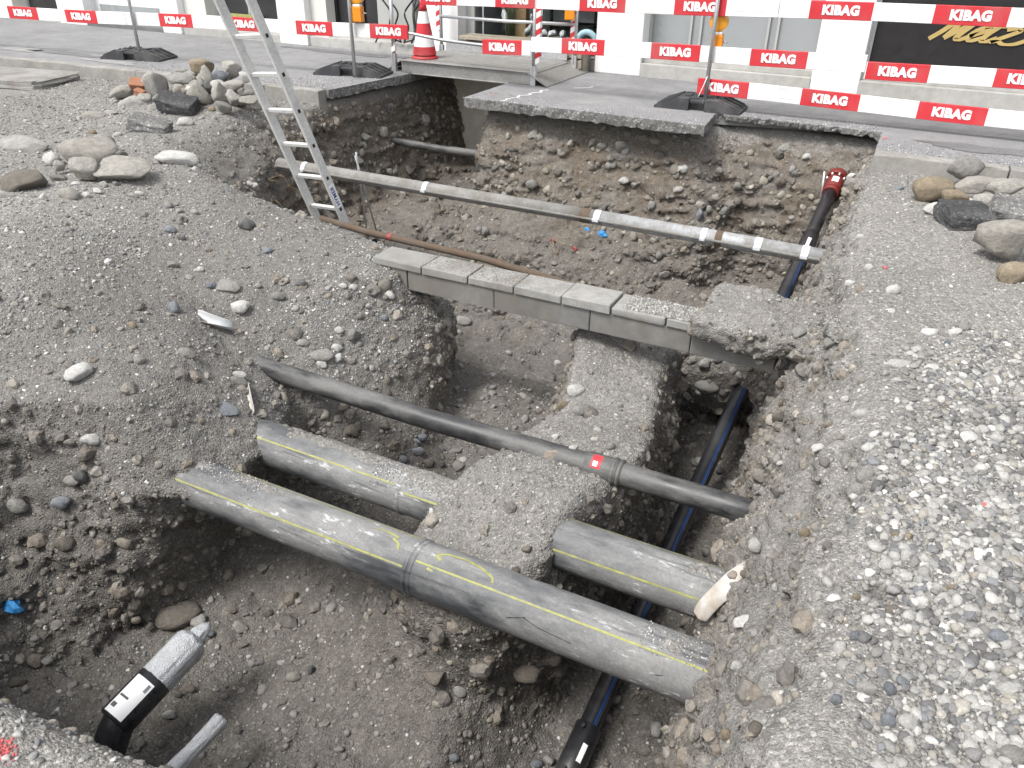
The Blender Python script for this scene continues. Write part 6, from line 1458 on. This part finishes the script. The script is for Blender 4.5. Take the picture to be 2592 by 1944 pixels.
chunk('brick_piece', (-7.06, 5.78, .06), .075, .05, .035, (.7, .1, .5), MAT['brick'], 'orange broken brick leaning in the big rubble pile', 'brick', 11)
chunk('brick_piece', (-6.96, 5.70, -.0), .05, .035, .025, (.2, .3, .2), MAT['brick'], 'small orange brick shard below the broken brick', 'brick', 13)
# pale slab lying on the gravel
sl = chunk('concrete_slab', (-9.55, 5.78, -.07), 1.05, .36, .05, (0, 0, .20), MAT['cover'], 'large pale concrete slab lying flat on the gravel by the kerb', 'slab', 15)

# ---------------------------------------------------------------- scraps
def sheet(name, pts, width, mat, label, cat, curl=.25, seed=1):
    """crumpled strip along pts with real thickness"""
    r = random.Random(seed); bm = bmesh.new(); rows = []; P = [Vector(p) for p in pts]; n = 6
    for i, p in enumerate(P):
        d = P[min(i + 1, len(P) - 1)] - P[max(i - 1, 0)]; side = d.cross(Vector((0, -.5, 1))).normalized(); up = side.cross(d).normalized(); w = width * r.uniform(.8, 1.1) * (.75 if i in (0, len(P) - 1) else 1)
        rows.append([bm.verts.new(p + side * w * (k / n - .5) + up * (curl * w * (abs(k / n - .5) * 2) ** 2 + r.uniform(-.006, .006))) for k in range(n + 1)])
    for a, b_ in zip(rows[:-1], rows[1:]):
        for k in range(n): bm.faces.new((a[k], a[k + 1], b_[k + 1], b_[k]))
    o = link(name, bm_mesh(bm, name), mat, smooth=True); m = o.modifiers.new('thickness', 'SOLIDIFY'); m.thickness = .003; s = o.modifiers.new('smooth', 'SUBSURF'); s.levels = s.render_levels = 1
    tag(o, label, cat); return o
sheet('packing_sheet', [(-.185, 2.52, -.64), (-.22, 2.47, -.66), (-.26, 2.43, -.70), (-.30, 2.40, -.76), (-.33, 2.38, -.82), (-.345, 2.37, -.88)], .085, MAT['paper'], 'soiled white packing sheet hanging over the buried pipe end', 'sheet', -.25, 2)
sheet('packing_sheet', [(-2.97, 2.72, -.70), (-2.92, 2.67, -.715), (-2.86, 2.62, -.74), (-2.81, 2.58, -.775)], .055, MAT['paper'], 'small crumpled white sheet at the end of the second pipe', 'sheet', .6, 4)
sheet('plastic_sheet', [(-.84, 4.0, -.40), (-.78, 3.985, -.43), (-.70, 3.99, -.435), (-.62, 3.985, -.45), (-.56, 3.985, -.43), (-.50, 3.985, -.455)], .07, MAT['shade'], 'grey plastic sheet sticking out of the soil on the duct', 'sheet', .5, 6)
sheet('plastic_sheet', [(-3.56, 2.98, -.525), (-3.50, 2.97, -.545), (-3.45, 3.0, -.565), (-3.40, 3.04, -.60), (-3.39, 3.08, -.63)], .075, MAT['heron'], 'crumpled white plastic sheet half buried in the gravel slope', 'sheet', .7, 8)
def rag(name, loc, s, mat, label, seed):
    bm = bmesh.new(); bmesh.ops.create_icosphere(bm, subdivisions=2, radius=1); P = np.array([v.co for v in bm.verts], np.float32); k = 1 + 1.0 * perlin(P, 1.7, seed) + .6 * perlin(P, 4.0, seed + 1)
    for v, p in zip(bm.verts, P * k[:, None]): v.co = Vector(p) * s
    o = link(name, bm_mesh(bm, name), mat); hit, n, _, _ = ground_bvh.find_nearest(Vector(loc)); o.location = hit + n * s * .3; o.scale = (1.2, .6, .8); tag(o, label, 'scrap'); return o
rag('plastic_scrap', (-3.42, 1.44, -1.42), .05, MAT['bluerag'], 'bright blue plastic scrap stuck in the dark wall above the capped pipe', 1)
rag('plastic_scrap', (-2.477, 6.842, -1.045), .04, MAT['bluerag'], 'bright blue plastic scrap in the wall under the conduit', 2); rag('plastic_scrap', (-2.618, 6.814, -1.015), .022, MAT['bluerag'], 'small pale blue scrap in the wall under the conduit strap', 3)
rag('plastic_scrap', (-2.68, 6.668, -1.167), .022, MAT['redbit'], 'dark red scrap in the wall under the conduit', 4); rag('plastic_scrap', (-2.892, 6.655, -1.118), .02, MAT['redbit'], 'reddish scrap where two roots leave the wall', 5)
rag('sprayed_lump', (-.016, 4.605, -.12), .012, MAT['redspray'], 'red sprayed gravel lump on the flat beside the conduit end', 6); rag('sprayed_lump', (.458, 2.506, -.11), .012, MAT['redspray'], 'bright red sprayed pebble in the coarse gravel', 7)
# red sprayed mark on the gravel at the near edge: many painted grains
rsm = empty('sprayed_mark', (-1.52, .50, -.12), label='bright red sprayed mark on the fine gravel at the pit edge', cat='marking')
for i in range(220):
    x, y = rs.gauss(0, .026), rs.gauss(0, .012); h = ground_bvh.ray_cast(Vector((-1.52 + x + y * .4, .50 + y, 1)), Vector((0, 0, -1)))[0]
    if i == 0: gr = ROCKS['a'][0].copy(); gr.materials.clear(); gr.materials.append(MAT['redspray'])
    o = bpy.data.objects.new('painted_grain', gr); col.objects.link(o); o.parent = rsm; o.location = Vector((-1.52 + x + y * .4, .50 + y, h.z + .001)) - rsm.location; q = rs.uniform(.002, .0055); o.scale = (q, q * .8, q * .6); o.rotation_euler = (rs.random(), rs.random(), rs.random() * 6)
# roots hanging from the trench wall, survey rods
def root(pts, r0, label): 
    o = tube('root', pts, [r0 * (1 - .7 * i / (len(pts) - 1)) for i in range(len(pts))], MAT['root'], None, 6); tag(o, label, 'root', 'thin roots hanging from the trench walls')
for i in range(16):
    x, y, z = rs.uniform(-5.2, -4.7), 5.9 + rs.uniform(-.5, .5), rs.uniform(-.75, -.45); h, n, _, _ = ground_bvh.find_nearest(Vector((x, y, z))); p = h.copy(); pts = [p - n * .03]
    d = (n * .8 + Vector((rs.uniform(-.5, .5), rs.uniform(-.5, .3), rs.uniform(-.9, .1)))).normalized()
    for k in range(6): p = p + d * rs.uniform(.03, .06); d = (d + Vector((rs.uniform(-.4, .4), rs.uniform(-.4, .4), -.25))).normalized(); pts.append(p.copy())
    root(pts, .004, 'thin brown root hanging from the trench wall behind the ladder')
root([(-2.89, 6.64, -1.10), (-2.79, 6.58, -1.10), (-2.69, 6.56, -1.10), (-2.6, 6.6, -1.10)], .005, 'pale root reaching sideways from the wall under the conduit')
root([(-2.89, 6.64, -1.10), (-2.82, 6.54, -1.17), (-2.74, 6.46, -1.24)], .005, 'pale root reaching down from the wall under the conduit')
def rod(p0, p1, r, label): tag(tube('survey_rod', [p0, p1], r, MAT['galv'], None, 8), label, 'rod', 'thin steel rods in the rear trench')
rod((-4.42, 5.74, -.28), (-4.60, 6.05, -1.25), .009, 'upright thin steel rod behind the conduit near the ladder'); rod((-4.40, 5.70, -.30), (-4.50, 6.10, -1.25), .009, 'leaning thin steel rod beside the upright one'); rod((-.665, 7.2, -.29), (-.64, 7.2, -.62), .010, 'short upright steel rod beside the red flange')
# grit lying on the pipes
def pipe_grit(x0, x1, y, z, r, n, a0, a1):
    x = rng.uniform(x0, x1, n); a = np.radians(rng.normal((a0 + a1) / 2, (a1 - a0) / 4, n)); s = rng.uniform(.0022, .0065, n)
    P = np.stack([x, y - np.cos(a) * (r + s * .3), z + np.sin(a) * (r + s * .3)], 1); C, W = PAL['grey']
    return P, rng.uniform(0, 6, (n, 3)), np.stack([s, s * .8, s * .7], 1) * .7, np.array(C)[rng.choice(len(C), n)] * rng.uniform(.9, 1.3, (n, 1))
grit = [pipe_grit(-2.85, -2.35, 2.145, -.92, .12, 500, 65, 120), pipe_grit(-.5, -.15, 2.145, -.92, .12, 400, 55, 120), pipe_grit(-2.0, -1.55, 2.575, -.92, .117, 700, 40, 110)]
def crust(x0, x1, y, z, r, a0, a1, seed, th=.012, bias=.15):
    """skin of soil left lying on a pipe"""
    nx, na = int((x1 - x0) / .006), int(r * R(a1 - a0) / .006); xs = np.linspace(x0, x1, nx); an = np.radians(np.linspace(a0, a1, na)); gx, ga = np.meshgrid(xs, an, indexing='ij')
    Q = np.stack([gx.ravel(), ga.ravel() * r, np.zeros(gx.size)], 1).astype(np.float32); e = np.minimum(np.minimum((gx - x0), (x1 - gx)) / .12, np.minimum(ga - an[0], an[-1] - ga) / .5).clip(0, 1).ravel()
    h = perlin(Q, 7.0, seed) + .6 * perlin(Q, 22.0, seed + 1) + .35 * perlin(Q, 60.0, seed + 2) + bias - (1 - e) * .9
    rr = r - .002 + th * np.clip(h, -.2, .6); V = np.stack([gx.ravel(), y - np.cos(ga.ravel()) * rr, z + np.sin(ga.ravel()) * rr], 1)
    k = np.arange(nx * na).reshape(nx, na); q = np.stack([k[:-1, :-1], k[1:, :-1], k[1:, 1:], k[:-1, 1:]], -1).reshape(-1, 4); q = q[(h[q] > -.05).any(1)]
    used, inv = np.unique(q, return_inverse=True); me = np_mesh('soil_crust', V[used], inv.reshape(-1, 4)); me.attributes.new('stony', 'FLOAT', 'POINT').data.foreach_set('value', np.full(len(used), .75, np.float32))
    return link('soil_crust', me, MAT['ground'], smooth=True)
for o_, args in ((g1, (-2.88, -2.1, 2.145, -.92, .12, 62, 140, 3)), (g1, (-1.85, -1.5, 2.145, -.92, .12, 70, 130, 5, .012, -.05)), (g1, (-.55, -.1, 2.145, -.92, .1208, 45, 140, 7, .014, .05)), (g1, (-1.4, -.6, 2.145, -.92, .1208, 95, 140, 8, .01, -.1)),
                 (g2, (-2.75, -1.5, 2.575, -.92, .117, 62, 150, 9, .016, .3)), (g2, (-1.9, -1.4, 2.575, -.92, .117, 30, 120, 11, .016, .15)), (g2, (-.55, -.1, 2.575, -.92, .117, 45, 140, 13, .016, .2)), (g2, (-1.15, -.4, 2.575, -.92, .117, 85, 140, 15, .01, -.05))):
    c_ = crust(*args); c_.parent = o_; c_.matrix_parent_inverse = Matrix.Translation(-Vector(o_.location))
nd = 2600; grit.append((np.stack([rng.uniform(-1.3, -.75, nd), rng.uniform(4.04, 4.24, nd), np.full(nd, -.414)], 1), rng.uniform(0, 6, (nd, 3)), rng.uniform(.003, .010, (nd, 1)) * np.array([[1, .8, .55]]), np.array(PAL['gravel'][0])[rng.choice(8, nd)]))
nd = 900; grit.append((np.stack([rng.uniform(-2.7, -1.7, nd), rng.uniform(4.04, 4.24, nd), np.full(nd, -.416)], 1), rng.uniform(0, 6, (nd, 3)), rng.uniform(.002, .004, (nd, 1)) * np.array([[1, .8, .55]]), np.array(PAL['grey'][0])[rng.choice(5, nd)]))
for x0, x1, y0, y1, nd in ((-4.1, -1.7, 7.08, 7.5, 700), (-.28, 1.6, 6.9, 7.3, 900), (-8.5, -5.5, 6.75, 7.3, 1300), (-6.2, -5.45, 6.75, 7.6, 500), (-1.7, -.35, 7.62, 7.9, 500)):
    yy = y0 + (y1 - y0) * rng.random(nd) ** 2.2; s = rng.uniform(.0018, .007, (nd, 1)); grit.append((np.stack([rng.uniform(x0, x1, nd), yy, np.full(nd, .002)], 1), rng.uniform(0, 6, (nd, 3)), s * np.array([[1, .8, .55]]), np.array(PAL['grey'][0])[rng.choice(5, nd)]))
stuff('grit', grit, pebble_tree('grit tree', MAT['pebble'], 5, 1, .4, 1.3, False), 5, 'fine grit lying on the pipes, the concrete duct and the asphalt')
